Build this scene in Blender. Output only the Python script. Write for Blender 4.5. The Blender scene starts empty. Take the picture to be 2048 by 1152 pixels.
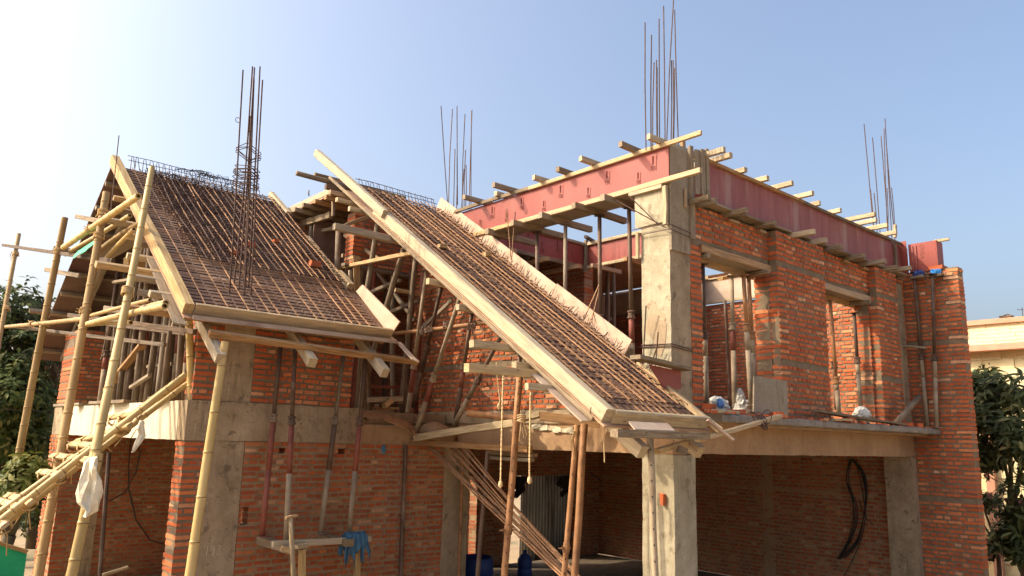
import bpy, math, random
from mathutils import Vector as V, Matrix as M
random.seed(7)
S = bpy.context.scene
COL = S.collection
R = math.radians

# ---------------------------------------------------------------- camera, sky, sun, exposure
F, YAW, PITCH, ROLL = 1557.72, R(48.6258), R(11.0818), R(1.448)   # photo pixels (2048 wide); yaw = angle of the +X facade right of view
EYE = V((0, 0, 2.75))
def _cam_axes():
    B = [[math.sin(YAW), -math.cos(YAW), 0], [0, 0, -1], [math.cos(YAW), math.sin(YAW), 0]]   # right, down, forward
    cp, sp, cr, sr = math.cos(PITCH), math.sin(PITCH), math.cos(ROLL), math.sin(ROLL)
    rx = [[1, 0, 0], [0, cp, sp], [0, -sp, cp]]
    rz = [[cr, -sr, 0], [sr, cr, 0], [0, 0, 1]]
    mul = lambda a, b: [[sum(a[i][k]*b[k][j] for k in range(3)) for j in range(3)] for i in range(3)]
    return [V(r) for r in mul(rz, mul(rx, B))]
CR, CD, CF = _cam_axes()
cam = bpy.data.objects.new('camera', bpy.data.cameras.new('camera'))
COL.objects.link(cam)
cam.data.sensor_width = 36
cam.data.lens = 36*F/2048
cam.data.clip_start, cam.data.clip_end = 0.05, 3000
cam.matrix_world = M(((CR.x, -CD.x, -CF.x, EYE.x), (CR.y, -CD.y, -CF.y, EYE.y), (CR.z, -CD.z, -CF.z, EYE.z), (0, 0, 0, 1)))
S.camera = cam

SUN_AZ, SUN_EL = R(142), R(38.5)          # azimuth from +X towards +Y
sdir = V((math.cos(SUN_AZ)*math.cos(SUN_EL), math.sin(SUN_AZ)*math.cos(SUN_EL), math.sin(SUN_EL)))
sun = bpy.data.objects.new('sun', bpy.data.lights.new('sun', 'SUN'))
COL.objects.link(sun)
sun.data.energy = 2.3
sun.data.angle = R(0.5)
sun.data.color = (1.0, 0.85, 0.62)
sun.rotation_euler = sdir.to_track_quat('Z', 'Y').to_euler()
sun.location = (0, 0, 30)

world = bpy.data.worlds.new("World")
S.world = world
world.use_nodes = True
nt = world.node_tree
sky = nt.nodes.new('ShaderNodeTexSky')
sky.sky_type = 'NISHITA'
sky.sun_disc = False
sky.sun_elevation = SUN_EL
sky.sun_rotation = R(90) - SUN_AZ
sky.air_density = 1.0
sky.dust_density = 8.0
sky.ozone_density = 1.0
sky.altitude = 100
nt.links.new(sky.outputs[0], nt.nodes['Background'].inputs[0])
nt.nodes['Background'].inputs[1].default_value = 0.15
S.view_settings.view_transform = 'Standard'
S.view_settings.look = 'None'
S.view_settings.exposure = 1.1
S.view_settings.gamma = 1

# ---------------------------------------------------------------- helpers: pixels of the photo to points on known planes
def ray(x, y): return CR*((x-1024)/F) + CD*((y-576)/F) + CF
def at(x, y, ax, v):
    d = ray(x, y)
    return EYE + d*((v-EYE[ax])/d[ax])
ORD = ['first', 'second', 'third', 'fourth', 'fifth', 'sixth', 'seventh', 'eighth', 'ninth', 'tenth', 'eleventh', 'twelfth',
       'thirteenth', 'fourteenth', 'fifteenth', 'sixteenth', 'seventeenth', 'eighteenth', 'nineteenth', 'twentieth']
rnd = random.uniform

def tag(o, label=None, cat=None, group=None, kind=None):
    if label: o['label'] = label
    if cat: o['category'] = cat
    if group: o['group'] = group
    if kind: o['kind'] = kind
    return o
def empty(name, loc, label, cat, group=None):
    o = bpy.data.objects.new(name, None)
    COL.objects.link(o)
    o.location = loc
    o.empty_display_size = 0.1
    return tag(o, label, cat, group)

class MB:
    """collects polygons and links them as one mesh object"""
    def __init__(s): s.v = []; s.f = []; s.m = []
    def add(s, vs, fs, m=0):
        n = len(s.v)
        s.v += [tuple(p) for p in vs]
        s.f += [tuple(i+n for i in f) for f in fs]
        s.m += [m]*len(fs)
        return s
    def box(s, a, b, m=0, j=0.0):
        x0, y0, z0 = a; x1, y1, z1 = b
        vs = [(x0, y0, z0), (x1, y0, z0), (x1, y1, z0), (x0, y1, z0), (x0, y0, z1), (x1, y0, z1), (x1, y1, z1), (x0, y1, z1)]
        if j: vs = [(x+rnd(-j, j), y+rnd(-j, j), z+rnd(-j, j)) for x, y, z in vs]
        return s.add(vs, [(0, 3, 2, 1), (4, 5, 6, 7), (0, 1, 5, 4), (1, 2, 6, 5), (2, 3, 7, 6), (3, 0, 4, 7)], m)
    def prism(s, pts, d, m=0):
        """polygon pts extruded by vector d"""
        n = len(pts); d = V(d)
        vs = [V(p) for p in pts] + [V(p)+d for p in pts]
        fs = [tuple(range(n-1, -1, -1)), tuple(range(n, 2*n))] + [(i, (i+1) % n, n+(i+1) % n, n+i) for i in range(n)]
        return s.add(vs, fs, m)
    def loft(s, rings, m=0, cap=True, closed=True):
        k = len(rings[0]); vs = [p for r in rings for p in r]; fs = []
        for i in range(len(rings)-1):
            for j in range(k if closed else k-1):
                fs.append((i*k+j, i*k+(j+1) % k, (i+1)*k+(j+1) % k, (i+1)*k+j))
        if cap:
            fs += [tuple(range(k-1, -1, -1)), tuple(range((len(rings)-1)*k, len(rings)*k))]
        return s.add(vs, fs, m)
    def tube(s, pts, r, n=8, m=0, cap=True):
        pts = [V(p) for p in pts]
        rr = r if isinstance(r, (list, tuple)) else [r]*len(pts)
        rings = []
        for i, p in enumerate(pts):
            t = (pts[min(i+1, len(pts)-1)]-pts[max(i-1, 0)])
            t = t.normalized() if t.length > 1e-9 else V((0, 0, 1))
            a = t.cross(V((0, 0, 1)) if abs(t.z) < .9 else V((1, 0, 0))).normalized(); b = t.cross(a)
            rings.append([p+(a*math.cos(2*math.pi*k/n)+b*math.sin(2*math.pi*k/n))*rr[i] for k in range(n)])
        return s.loft(rings, m, cap)
    def lathe(s, prof, n=16, m=0, c=(0, 0, 0)):
        rings = [[(c[0]+r*math.cos(2*math.pi*k/n), c[1]+r*math.sin(2*math.pi*k/n), c[2]+z) for k in range(n)] for r, z in prof]
        return s.loft(rings, m)
    def build(s, name, mats, parent=None, loc=None, mat=None, smooth=False):
        loc = V(loc) if loc is not None else None
        me = bpy.data.meshes.new(name)
        vs = s.v if loc is None else [(x-loc.x, y-loc.y, z-loc.z) for x, y, z in s.v]
        me.from_pydata(vs, [], s.f)
        for mm in (mats if isinstance(mats, (list, tuple)) else [mats]): me.materials.append(mm)
        me.polygons.foreach_set('material_index', s.m)
        if smooth: me.polygons.foreach_set('use_smooth', [True]*len(s.f))
        me.update()
        o = bpy.data.objects.new(name, me)
        COL.objects.link(o)
        W = mat if mat is not None else (M.Translation(loc) if loc is not None else M.Identity(4))
        if parent is not None:
            o.parent = parent
            W = world_of(parent).inverted() @ W
        o.matrix_local = W
        return o
def world_of(o):
    m = o.matrix_basis.copy()
    while o.parent:
        o = o.parent; m = o.matrix_basis @ m
    return m
def frame(p, q, up=(0, 0, 1)):
    """matrix with local X from p to q, local Z near up"""
    p, q = V(p), V(q)
    x = (q-p).normalized(); u = V(up)
    if abs(x.dot(u.normalized())) > .98: u = V((0, 1, 0))
    y = u.cross(x).normalized(); z = x.cross(y)
    m = M((x, y, z)).transposed().to_4x4(); m.translation = p
    return m

# ---------------------------------------------------------------- materials
MATS = {}
K = 1.08
def alb(c): return tuple(x*K for x in c) if c else c
def newmat(name):
    m = bpy.data.materials.new(name); m.use_nodes = True
    MATS[name] = m
    return m, m.node_tree, m.node_tree.nodes['Principled BSDF']
def N(t, ty, **kw):
    n = t.nodes.new(ty)
    for k, v in kw.items():
        if k.startswith('i_'):
            key = k[2:]
            n.inputs[int(key) if key.isdigit() else key].default_value = v
        else: setattr(n, k, v)
    return n
def ramp(t, src, stops):
    r = N(t, 'ShaderNodeValToRGB')
    el = r.color_ramp.elements
    while len(el) < len(stops): el.new(.5)
    for e, (p, c) in zip(el, stops):
        e.position = p; e.color = (*c, 1) if len(c) == 3 else c
    t.links.new(src, r.inputs[0])
    return r.outputs[0]
def mix(t, fac, a, b, mode='MIX'):
    n = N(t, 'ShaderNodeMix', data_type='RGBA', blend_type=mode)
    for s, v in ((n.inputs[0], fac), (n.inputs[6], a), (n.inputs[7], b)):
        if hasattr(v, 'links'): t.links.new(v, s)
        else: s.default_value = v if isinstance(v, (int, float)) else (*v, 1)
    return n.outputs[2]
def coords(t, scale=(1, 1, 1), per_object=True, kind='Object'):
    tc = N(t, 'ShaderNodeTexCoord'); mp = N(t, 'ShaderNodeMapping')
    mp.inputs['Scale'].default_value = scale
    t.links.new(tc.outputs[kind], mp.inputs[0])
    if per_object:
        oi = N(t, 'ShaderNodeObjectInfo'); mul = N(t, 'ShaderNodeMath', operation='MULTIPLY', i_1=37.0)
        t.links.new(oi.outputs['Random'], mul.inputs[0]); t.links.new(mul.outputs[0], mp.inputs['Location'])
    return mp.outputs[0]
def noise(t, vec, scale, detail=4, rough=.6):
    n = N(t, 'ShaderNodeTexNoise', i_Scale=scale, i_Detail=detail, i_Roughness=rough)
    t.links.new(vec, n.inputs['Vector'])
    return n.outputs[0]
def bump(t, bs, h, strength=.4, dist=.01):
    b = N(t, 'ShaderNodeBump', i_Strength=strength, i_Distance=dist)
    t.links.new(h, b.inputs['Height']); t.links.new(b.outputs[0], bs.inputs['Normal'])
def objvary(t, col, lo=.8, hi=1.2):
    oi = N(t, 'ShaderNodeObjectInfo'); mr = N(t, 'ShaderNodeMapRange', i_3=lo, i_4=hi)
    t.links.new(oi.outputs['Random'], mr.inputs[0])
    hs = N(t, 'ShaderNodeHueSaturation')
    t.links.new(mr.outputs[0], hs.inputs['Value']); t.links.new(col, hs.inputs['Color'])
    return hs.outputs[0]
def simple(name, c1, c2, scale=6, stretch=(1, 1, 1), rough=.8, bmp=.3, bdist=.004, c3=None, vary=(.85, 1.15), metal=0, spec=.3, fine=60, lo=.35, hi=.65, per_object=True):
    c1, c2, c3 = alb(c1), alb(c2), alb(c3)
    m, t, b = newmat(name)
    v = coords(t, stretch, per_object)
    n1 = noise(t, v, scale, 5)
    col = ramp(t, n1, [(lo, c1), (hi, c2)])
    n2 = noise(t, v, scale*.37, 3)
    if c3: col = mix(t, ramp(t, n2, [(.55, (0, 0, 0)), (.68, (1, 1, 1))]), col, c3)
    n3 = noise(t, v, fine, 3)
    col = mix(t, .35, col, ramp(t, n3, [(.3, (.55, .55, .55)), (.7, (1, 1, 1))]), 'MULTIPLY')
    if vary: col = objvary(t, col, *vary)
    t.links.new(col, b.inputs['Base Color'])
    b.inputs['Roughness'].default_value = rough; b.inputs['Metallic'].default_value = metal
    b.inputs['Specular IOR Level'].default_value = spec
    bump(t, b, n3, bmp, bdist)
    return m
def wood(name, c1, c2, c3, rough=.75, stain=.5):
    c1, c2, c3 = [tuple(x*.82 for x in alb(c)) for c in (c1, c2, c3)]
    m, t, b = newmat(name)
    v = coords(t, (1.0, 14, 14))
    g = noise(t, v, 3.0, 6, .65)
    col = ramp(t, g, [(.30, [x*.75 for x in c2]), (.44, c2), (.56, c1), (.75, [x*1.12 for x in c1])])
    v2 = coords(t, (1, 2.2, 2.2))
    s = noise(t, v2, 2.6, 4)
    col = mix(t, ramp(t, s, [(.5, (0, 0, 0)), (.72, (stain,)*3)]), col, c3)
    k = N(t, 'ShaderNodeTexVoronoi', i_Scale=3.2); t.links.new(coords(t, (1, 3, 3)), k.inputs[0])
    col = mix(t, ramp(t, k.outputs[0], [(.05, (.8,)*3), (.11, (0, 0, 0))]), col, [x*.35 for x in c2])
    sp = noise(t, coords(t, (2, 5, 5)), 5.0, 6, .75)
    col = mix(t, ramp(t, sp, [(.60, (0, 0, 0)), (.67, (.55,)*3)]), col, (.44, .38, .28))
    oi = N(t, 'ShaderNodeObjectInfo'); col = mix(t, ramp(t, oi.outputs['Random'], [(.35, (0, 0, 0)), (1, (.55,)*3)]), col, [x*.62 for x in (.46, .40, .31)])
    col = objvary(t, col, .75, 1.2)
    t.links.new(col, b.inputs['Base Color'])
    b.inputs['Roughness'].default_value = rough; b.inputs['Specular IOR Level'].default_value = .25
    bump(t, b, g, .35, .004)
    return m
def concrete(name, c1, c2, c3, patch=.5):
    c1, c2, c3 = alb(c1), alb(c2), alb(c3)
    m, t, b = newmat(name)
    v = coords(t, (1, 1, 1), False); vs = coords(t, (5, 5, .7), False)
    col = ramp(t, noise(t, v, 2.2, 7, .7), [(.34, c1), (.66, c2)])
    st = noise(t, vs, 1.6, 5, .7)
    col = mix(t, ramp(t, st, [(.53, (0, 0, 0)), (.70, (.4,)*3)]), col, c3)
    col = mix(t, ramp(t, noise(t, vs, 2.7, 4, .6), [(.60, (0, 0, 0)), (.70, (.3,)*3)]), col, [min(1, x*1.25) for x in c2])
    col = mix(t, ramp(t, noise(t, v, 5.5, 6, .75), [(.55, (0, 0, 0)), (.63, (patch,)*3)]), col, c3)
    fine = noise(t, v, 55, 4, .7)
    col = mix(t, .5, col, ramp(t, fine, [(.3, (.55, .55, .55)), (.65, (1, 1, 1))]), 'MULTIPLY')
    t.links.new(col, b.inputs['Base Color'])
    b.inputs['Roughness'].default_value = .92; b.inputs['Specular IOR Level'].default_value = .2
    bump(t, b, noise(t, v, 24, 6, .7), .5, .008)
    return m
W_NEW = wood('fresh_wood', (.62, .43, .20), (.48, .30, .12), (.36, .25, .13), stain=.45)
W_PALE = wood('cement_splashed_wood', (.60, .47, .29), (.44, .33, .19), (.33, .27, .20), stain=.7)
W_GREY = wood('weathered_wood', (.36, .27, .17), (.24, .17, .10), (.19, .16, .13), stain=.7)
W_ORANGE = wood('planed_wood', (.52, .31, .14), (.38, .20, .08), (.30, .2, .12), stain=.5)
W_DARK = wood('dark_old_wood', (.19, .12, .075), (.11, .07, .04), (.12, .10, .085), stain=.6)
W_POST = wood('round_post_wood', (.24, .175, .115), (.15, .105, .07), (.31, .26, .195), stain=.7)
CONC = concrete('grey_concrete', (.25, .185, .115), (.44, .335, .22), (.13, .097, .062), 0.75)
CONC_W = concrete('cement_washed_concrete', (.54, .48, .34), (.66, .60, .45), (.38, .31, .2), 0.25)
CONC_L = concrete('pale_column_concrete', (.28, .24, .16), (.44, .39, .28), (.15, .12, .072), 0.6)
CONC_B = concrete('brown_stained_concrete', (.31, .19, .105), (.43, .28, .165), (.21, .135, .082), 0.4)
MORTAR = simple('mortar', (.165, .12, .078), (.235, .175, .115), 8, (1, 1, 1), .95, .6, .006, None, None, per_object=False)
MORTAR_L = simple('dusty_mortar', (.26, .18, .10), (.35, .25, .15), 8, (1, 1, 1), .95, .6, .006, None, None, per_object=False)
PLY_RED = simple('red_film_plywood', (.235, .048, .037), (.285, .064, .050), 2.2, (1, 1, .6), .5, .1, .002, (.27, .085, .066), (.95, 1.05), per_object=False, spec=.3)
PLY_DUSK = simple('worn_maroon_plywood', (.235, .072, .066), (.30, .105, .096), 2.6, (3, 3, .5), .6, .1, .002, (.33, .18, .155), (.95, 1.05), per_object=False)
PLY_DECK = simple('brown_deck_plywood', (.33, .185, .11), (.46, .28, .17), 3, (1, 1, 1), .7, .1, .002, (.50, .34, .22), (.95, 1.05))
W_DARKPLY = simple('dark_plywood', (.16, .10, .075), (.24, .16, .12), 2, (1, 1, 1), .85, .2, .003, (.13, .05, .05))
PLY_PINK = simple('dusty_pink_plywood', (.50, .33, .23), (.62, .44, .32), 4, (1, 1, 1), .8, .3, .003, (.55, .43, .32), (.95, 1.05))
PLY_WORN = simple('worn_plywood', (.36, .27, .20), (.48, .37, .28), 3, (1, 1, 1), .8, .25, .003, (.28, .18, .14), (.9, 1.1))
PLY_GREY = concrete('cement_greyed_plywood', (.24, .19, .13), (.36, .295, .21), (.16, .12, .085), .5)
RUST = simple('rusty_rebar', (.27, .145, .075), (.38, .215, .115), 9, (1, 1, 1), .75, .2, .002, (.10, .06, .042), (.75, 1.25), metal=.15, spec=.35)
RUST_D = simple('dark_rebar', (.07, .042, .034), (.125, .07, .05), 9, (1, 1, 1), .7, .2, .002, None, (.8, 1.25), metal=.2)
STEEL_O = simple('rust_orange_steel', (.24, .115, .05), (.36, .185, .085), 6, (1, 1, 1), .65, .25, .002, (.15, .075, .04), (.9, 1.1), metal=.1)
STEEL_D = simple('dark_steel', (.085, .052, .037), (.14, .088, .06), 6, (1, 1, 1), .6, .2, .002, (.2, .14, .10), (.8, 1.2), metal=.1)
STEEL_C = simple('cement_coated_steel', (.25, .19, .125), (.35, .275, .19), 7, (1, 1, 1), .85, .4, .003, (.2, .14, .095), (.85, 1.15))
STEEL_R = simple('red_painted_steel', (.17, .052, .036), (.24, .078, .052), 7, (1, 1, 1), .65, .2, .002, (.22, .11, .075), (.85, 1.15))
BAMBOO = simple('bamboo', (.40, .275, .10), (.52, .38, .16), 3, (.5, 3, 3), .5, .15, .002, (.42, .29, .10), (.82, 1.15), spec=.35)
BAMB_O = simple('weathered_bamboo', (.30, .195, .085), (.40, .275, .13), 3, (.5, 3, 3), .7, .2, .002, (.26, .18, .09), (.85, 1.15), spec=.25)
BAMB_D = simple('bamboo_node', (.20, .13, .05), (.30, .19, .075), 8, (1, 1, 1), .8, .3, .002)
COIR = simple('coir_rope', (.44, .29, .13), (.56, .39, .19), 30, (1, 1, 1), .95, .6, .003)
ROPE = simple('pale_rope', (.62, .45, .24), (.72, .55, .32), 40, (1, 1, 1), .95, .6, .003)
WIRE = simple('black_cable', (.012, .011, .011), (.03, .026, .024), 10, (1, 1, 1), .6, .1, .002)
CLOTH_B = simple('faded_blue_cloth', (.045, .12, .20), (.075, .17, .26), 9, (1, 1, 1), .95, .3, .003)
PLASTIC = simple('white_plastic_sheet', (.55, .48, .34), (.70, .63, .47), 8, (1, 1, 1), .45, .2, .003)
SACKM = simple('white_woven_sack', (.42, .40, .35), (.6, .57, .5), 12, (1, 1, 1), .8, .3, .003, (.28, .25, .22))
SACKB = simple('blue_printed_sack', (.08, .22, .5), (.15, .3, .6), 12, (1, 1, 1), .7, .3, .003)
BLUE_PL = simple('blue_plastic', (.02, .045, .17), (.03, .065, .23), 5, (1, 1, 1), .45, .1, .002)
BLUE_BAG = simple('bright_blue_plastic', (.03, .24, .62), (.05, .30, .72), 5, (1, 1, 1), .4, .2, .003)
GREEN_SH = simple('green_sheet', (.01, .34, .16), (.02, .42, .20), 4, (1, 1, 1), .6, .1, .002, None, (1, 1))
TINM = simple('corrugated_tin', (.44, .46, .46), (.58, .60, .60), 4, (6, 6, .4), .5, .1, .002, (.2, .17, .14), metal=.3)
INK = simple('stamp_ink', (.20, .06, .05), (.26, .08, .065), 30, (1, 1, 1), .8, .1, .001)
CHALK = simple('scratched_mark', (.5, .44, .34), (.58, .52, .4), 30, (1, 1, 1), .9, .1, .001)
YELLOW = simple('yellow_house_paint', (.70, .60, .34), (.78, .68, .41), 2, (1, 1, 1), .9, .3, .006, None, (1, 1), per_object=False)
TERRA = simple('terracotta_trim', (.50, .25, .16), (.56, .3, .2), 5, (1, 1, 1), .85, .2, .003, None, (1, 1))
PINKW = simple('pink_house_paint', (.44, .24, .20), (.52, .3, .25), 2, (1, 1, 1), .9, .2, .003, None, (1, 1))
LATT = simple('dusky_pink_lattice', (.42, .17, .19), (.5, .22, .23), 6, (1, 1, 1), .85, .2, .003, None, (1, 1))
GLASS_D = simple('dark_window_glass', (.03, .035, .04), (.05, .055, .06), 3, (1, 1, 1), .2, .05, .001)
GROUND = simple('dusty_earth', (.28, .20, .12), (.36, .27, .165), 1.2, (1, 1, 1), .95, .6, .01, (.09, .10, .05), None)
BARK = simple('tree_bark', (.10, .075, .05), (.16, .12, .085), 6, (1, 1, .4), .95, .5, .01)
def leafmat(name, stops, trans=.25):
    m, t, b = newmat(name)
    g = N(t, 'ShaderNodeNewGeometry')
    col = ramp(t, g.outputs['Random Per Island'], stops)
    t.links.new(col, b.inputs['Base Color'])
    b.inputs['Roughness'].default_value = .6; b.inputs['Specular IOR Level'].default_value = .2
    tr = N(t, 'ShaderNodeBsdfTranslucent'); t.links.new(col, tr.inputs[0])
    mx = N(t, 'ShaderNodeMixShader', i_0=trans)
    t.links.new(b.outputs[0], mx.inputs[1]); t.links.new(tr.outputs[0], mx.inputs[2])
    t.links.new(mx.outputs[0], t.nodes['Material Output'].inputs[0])
    return m
LEAF_D = leafmat('dark_mango_leaf', [(0, (.03, .042, .014)), (.5, (.055, .072, .024)), (.85, (.10, .115, .04)), (1, (.2, .19, .07))], .15)
LEAF_G = leafmat('green_leaf', [(0, (.04, .07, .016)), (.5, (.08, .12, .03)), (.85, (.14, .18, .05)), (1, (.26, .25, .08))])
LEAF_Y = leafmat('yellowing_leaf', [(0, (.06, .08, .015)), (.5, (.14, .16, .035)), (1, (.3, .26, .08))])
PETAL = leafmat('pink_blossom', [(0, (.36, .12, .13)), (.5, (.5, .2, .2)), (1, (.6, .32, .28))])
def brickmat(name, dirt=(.20, .155, .11), dirt_amt=.55, dark=1.0, white=.5, smear=.6, thr=.585):
    m, t, b = newmat(name)
    g = N(t, 'ShaderNodeNewGeometry')
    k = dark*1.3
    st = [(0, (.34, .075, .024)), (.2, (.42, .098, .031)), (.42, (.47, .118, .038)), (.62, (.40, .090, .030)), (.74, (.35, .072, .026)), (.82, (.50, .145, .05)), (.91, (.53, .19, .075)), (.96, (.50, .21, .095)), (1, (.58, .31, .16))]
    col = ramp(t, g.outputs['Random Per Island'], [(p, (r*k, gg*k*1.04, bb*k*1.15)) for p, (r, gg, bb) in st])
    v = coords(t, (1, 1, 1), False)
    n = noise(t, v, 16, 6, .7)
    col = mix(t, .45, col, ramp(t, n, [(.28, (.5, .46, .44)), (.62, (1, 1, 1))]), 'MULTIPLY')
    n2 = noise(t, v, 1.6, 5, .65)
    col = mix(t, ramp(t, n2, [(.48, (0, 0, 0)), (.75, (dirt_amt,)*3)]), col, dirt)
    n3 = noise(t, v, 7, 6, .75)
    col = mix(t, ramp(t, n3, [(.64, (0, 0, 0)), (.74, (white,)*3)]), col, (.50, .36, .28))
    sm = noise(t, v, 11, 7, .8)
    col = mix(t, ramp(t, sm, [(thr, (0, 0, 0)), (thr+.055, (smear,)*3)]), col, (.23, .165, .105))
    st = noise(t, coords(t, (3, 3, .5), False), 1.5, 6, .7)
    col = mix(t, ramp(t, st, [(.5, (0, 0, 0)), (.72, (.55,)*3)]), col, (.15, .075, .045))
    t.links.new(col, b.inputs['Base Color'])
    b.inputs['Roughness'].default_value = .92; b.inputs['Specular IOR Level'].default_value = .2
    bump(t, b, noise(t, v, 70, 5, .75), .8, .008)
    return m
BRICK = brickmat('orange_red_brick', dirt_amt=.4, white=.35)
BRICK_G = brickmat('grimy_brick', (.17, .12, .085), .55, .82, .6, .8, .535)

# ---------------------------------------------------------------- builders
def timber(name, p, q, w, h, mat, label=None, cat=None, group=None, parent=None, up=(0, 0, 1), warp=.006, chip=.006):
    """a sawn timber from p to q, w wide, h deep along up; slightly bowed, arrises knocked off"""
    mt = frame(p, q, up); L = (V(q)-V(p)).length
    n = max(2, min(7, int(L/.5)+1)); c = min(chip, w*.2, h*.2)
    rings = []
    by, bz = rnd(-warp, warp), rnd(-warp, warp)
    for i in range(n+1):
        u = i/n; x = L*u; bow = math.sin(math.pi*u)
        oy, oz = by*bow+rnd(-.0015, .0015), bz*bow+rnd(-.0015, .0015)
        a, b = w/2+rnd(-.0015, .0015), h/2+rnd(-.0015, .0015)
        sk = (rnd(-.01, .01) if i in (0, n) else 0)
        rings.append([(x+sk*yy/max(w, .01), yy+oy, zz+oz) for yy, zz in ((-a+c, -b), (a-c, -b), (a, -b+c), (a, b-c), (a-c, b), (-a+c, b), (-a, b-c), (-a, -b+c))])
    o = MB().loft(rings).build(name, mat, parent, mat=mt)
    return tag(o, label, cat, group)
def pole(name, p, q, r0, r1, mat, label=None, cat=None, group=None, parent=None, warp=.012, n=9):
    """round wooden pole or pipe with a slight bow"""
    mt = frame(p, q); L = (V(q)-V(p)).length
    k = 7; a, b = rnd(-warp, warp), rnd(-warp, warp)
    pts = [(L*i/k, a*math.sin(math.pi*i/k)+rnd(-.003, .003), b*math.sin(math.pi*i/k)+rnd(-.003, .003)) for i in range(k+1)]
    o = MB().tube(pts, [r0+(r1-r0)*i/k for i in range(k+1)], n).build(name, mat, parent, mat=mt, smooth=True)
    return tag(o, label, cat, group)
def bamboo(name, p, q, r0, r1, label=None, cat='bamboo pole', group=None, parent=None, lash=(), warp=.02, open_end=True, nodegap=.34, skin=None):
    mt = frame(p, q); L = (V(q)-V(p)).length
    mb = MB(); pts = []; rad = []; x = 0; nodes = []
    nx = rnd(.1, nodegap)
    while nx < L-.06:
        nodes.append(nx); nx += nodegap*rnd(.8, 1.25)
    xs = [0]
    for nd in nodes: xs += [nd-.02, nd-.006, nd+.006, nd+.02]
    xs.append(L)
    a, b = rnd(-warp, warp), rnd(-warp, warp)
    for x in xs:
        u = x/L; r = r0+(r1-r0)*u
        if any(abs(x-nd) < .008 for nd in nodes): r *= 1.10
        pts.append((x, a*math.sin(math.pi*u), b*math.sin(math.pi*u))); rad.append(r)
    n = 10
    rings = []
    for (x, y, z), r in zip(pts, rad):
        rings.append([(x, y+r*math.cos(2*math.pi*k/n), z+r*math.sin(2*math.pi*k/n)) for k in range(n)])
    for i in range(len(rings)-1):
        mid = (xs[i]+xs[i+1])/2
        dk = any(abs(mid-nd) < .007 for nd in nodes)
        mb.loft(rings[i:i+2], 1 if dk else 0, cap=False)
    for e, sg in ((0, 1), (-1, -1)):      # hollow cut ends
        x, y, z = pts[e]; r = rad[e]
        inner = [(x, y+.62*r*math.cos(2*math.pi*k/n), z+.62*r*math.sin(2*math.pi*k/n)) for k in range(n)]
        deep = [(x+sg*.05, y+.6*r*math.cos(2*math.pi*k/n), z+.6*r*math.sin(2*math.pi*k/n)) for k in range(n)]
        mb.loft([rings[e], inner], 0, cap=False); mb.loft([inner, deep], 1, cap=False)
        mb.add(deep, [tuple(range(n))], 1)
    o = mb.build(name, [skin or BAMBOO, BAMB_D], parent, mat=mt, smooth=True)
    tag(o, label, cat if label else None, group)
    for u in lash:
        lb = MB(); x0 = L*u; r = (r0+(r1-r0)*u)
        for k in range(7):
            xx = x0+(k-3)*.013+rnd(-.001, .001); tl = .25*math.sin(k)
            ring = [(xx+tl*.05*math.sin(2*math.pi*j/12), (r+.012)*math.cos(2*math.pi*j/12), (r+.012)*math.sin(2*math.pi*j/12)) for j in range(13)]
            lb.tube(ring, rnd(.008, .013), 5)
        for k in range(4):
            an = rnd(0, 6.28); lb.tube([(x0, r*math.cos(an), r*math.sin(an)), (x0+rnd(-.05, .05), 1.9*r*math.cos(an), 1.9*r*math.sin(an)), (x0+rnd(-.16, .02), 2.2*r*math.cos(an), 2.2*r*math.sin(an))], .006, 4)
        lb.build('rope_lashing', COIR, o, mat=mt, smooth=True)
    return o
def prop(p, q, label, split=.5, lower=STEEL_C, band=STEEL_R, upper=STEEL_D, r=.032, group='adjustable steel props', plate=True, name='steel_prop', bandfrac=.3, head=True):
    """adjustable steel prop: outer tube with painted band, collar with handle, inner tube with pin holes, plates"""
    p, q = V(p), V(q); L = (q-p).length
    root = bpy.data.objects.new(name, None); COL.objects.link(root); root.empty_display_size = .1
    z = (q-p).normalized(); x = z.orthogonal().normalized(); y = z.cross(x)
    mt = M((x, y, z)).transposed().to_4x4(); mt.translation = p
    root.matrix_local = mt
    tag(root, label, 'steel prop', group)
    h = L*split
    def part(nm, mb, m, sm=True): return mb.build(nm, m, root, mat=mt, smooth=sm)
    part('outer_tube', MB().tube([(0, 0, 0.006), (0, 0, h*(1-bandfrac))], r, 10), lower)
    part('painted_band', MB().tube([(0, 0, h*(1-bandfrac)), (0, 0, h)], r*1.01, 10), band)
    part('inner_tube', MB().tube([(0, 0, h), (0, 0, L-.006)], r*.8, 10), upper)
    cb = MB().lathe([(r*1.02, h-.07), (r*1.55, h-.06), (r*1.55, h-.035), (r*1.2, h-.03), (r*1.2, h+.02), (r*1.5, h+.025), (r*1.5, h+.04), (r*.8, h+.05)], 10)
    c = part('collar', cb, upper, False)
    MB().tube([(r, 0, h-.045), (r*2.6, 0, h-.045), (r*2.7, 0, h-.19)], .007, 5).tube([(-r*2.2, .0, h+.012), (r*1.6, 0, h+.012)], .007, 5).build('handle', STEEL_D, c, mat=mt)
    if plate: part('base_plate', MB().box((-.07, -.07, 0), (.07, .07, .006)), lower, False)
    if head: part('head_plate', MB().box((-.07, -.07, L-.006), (.07, .07, L)), upper, False)
    return root
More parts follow.
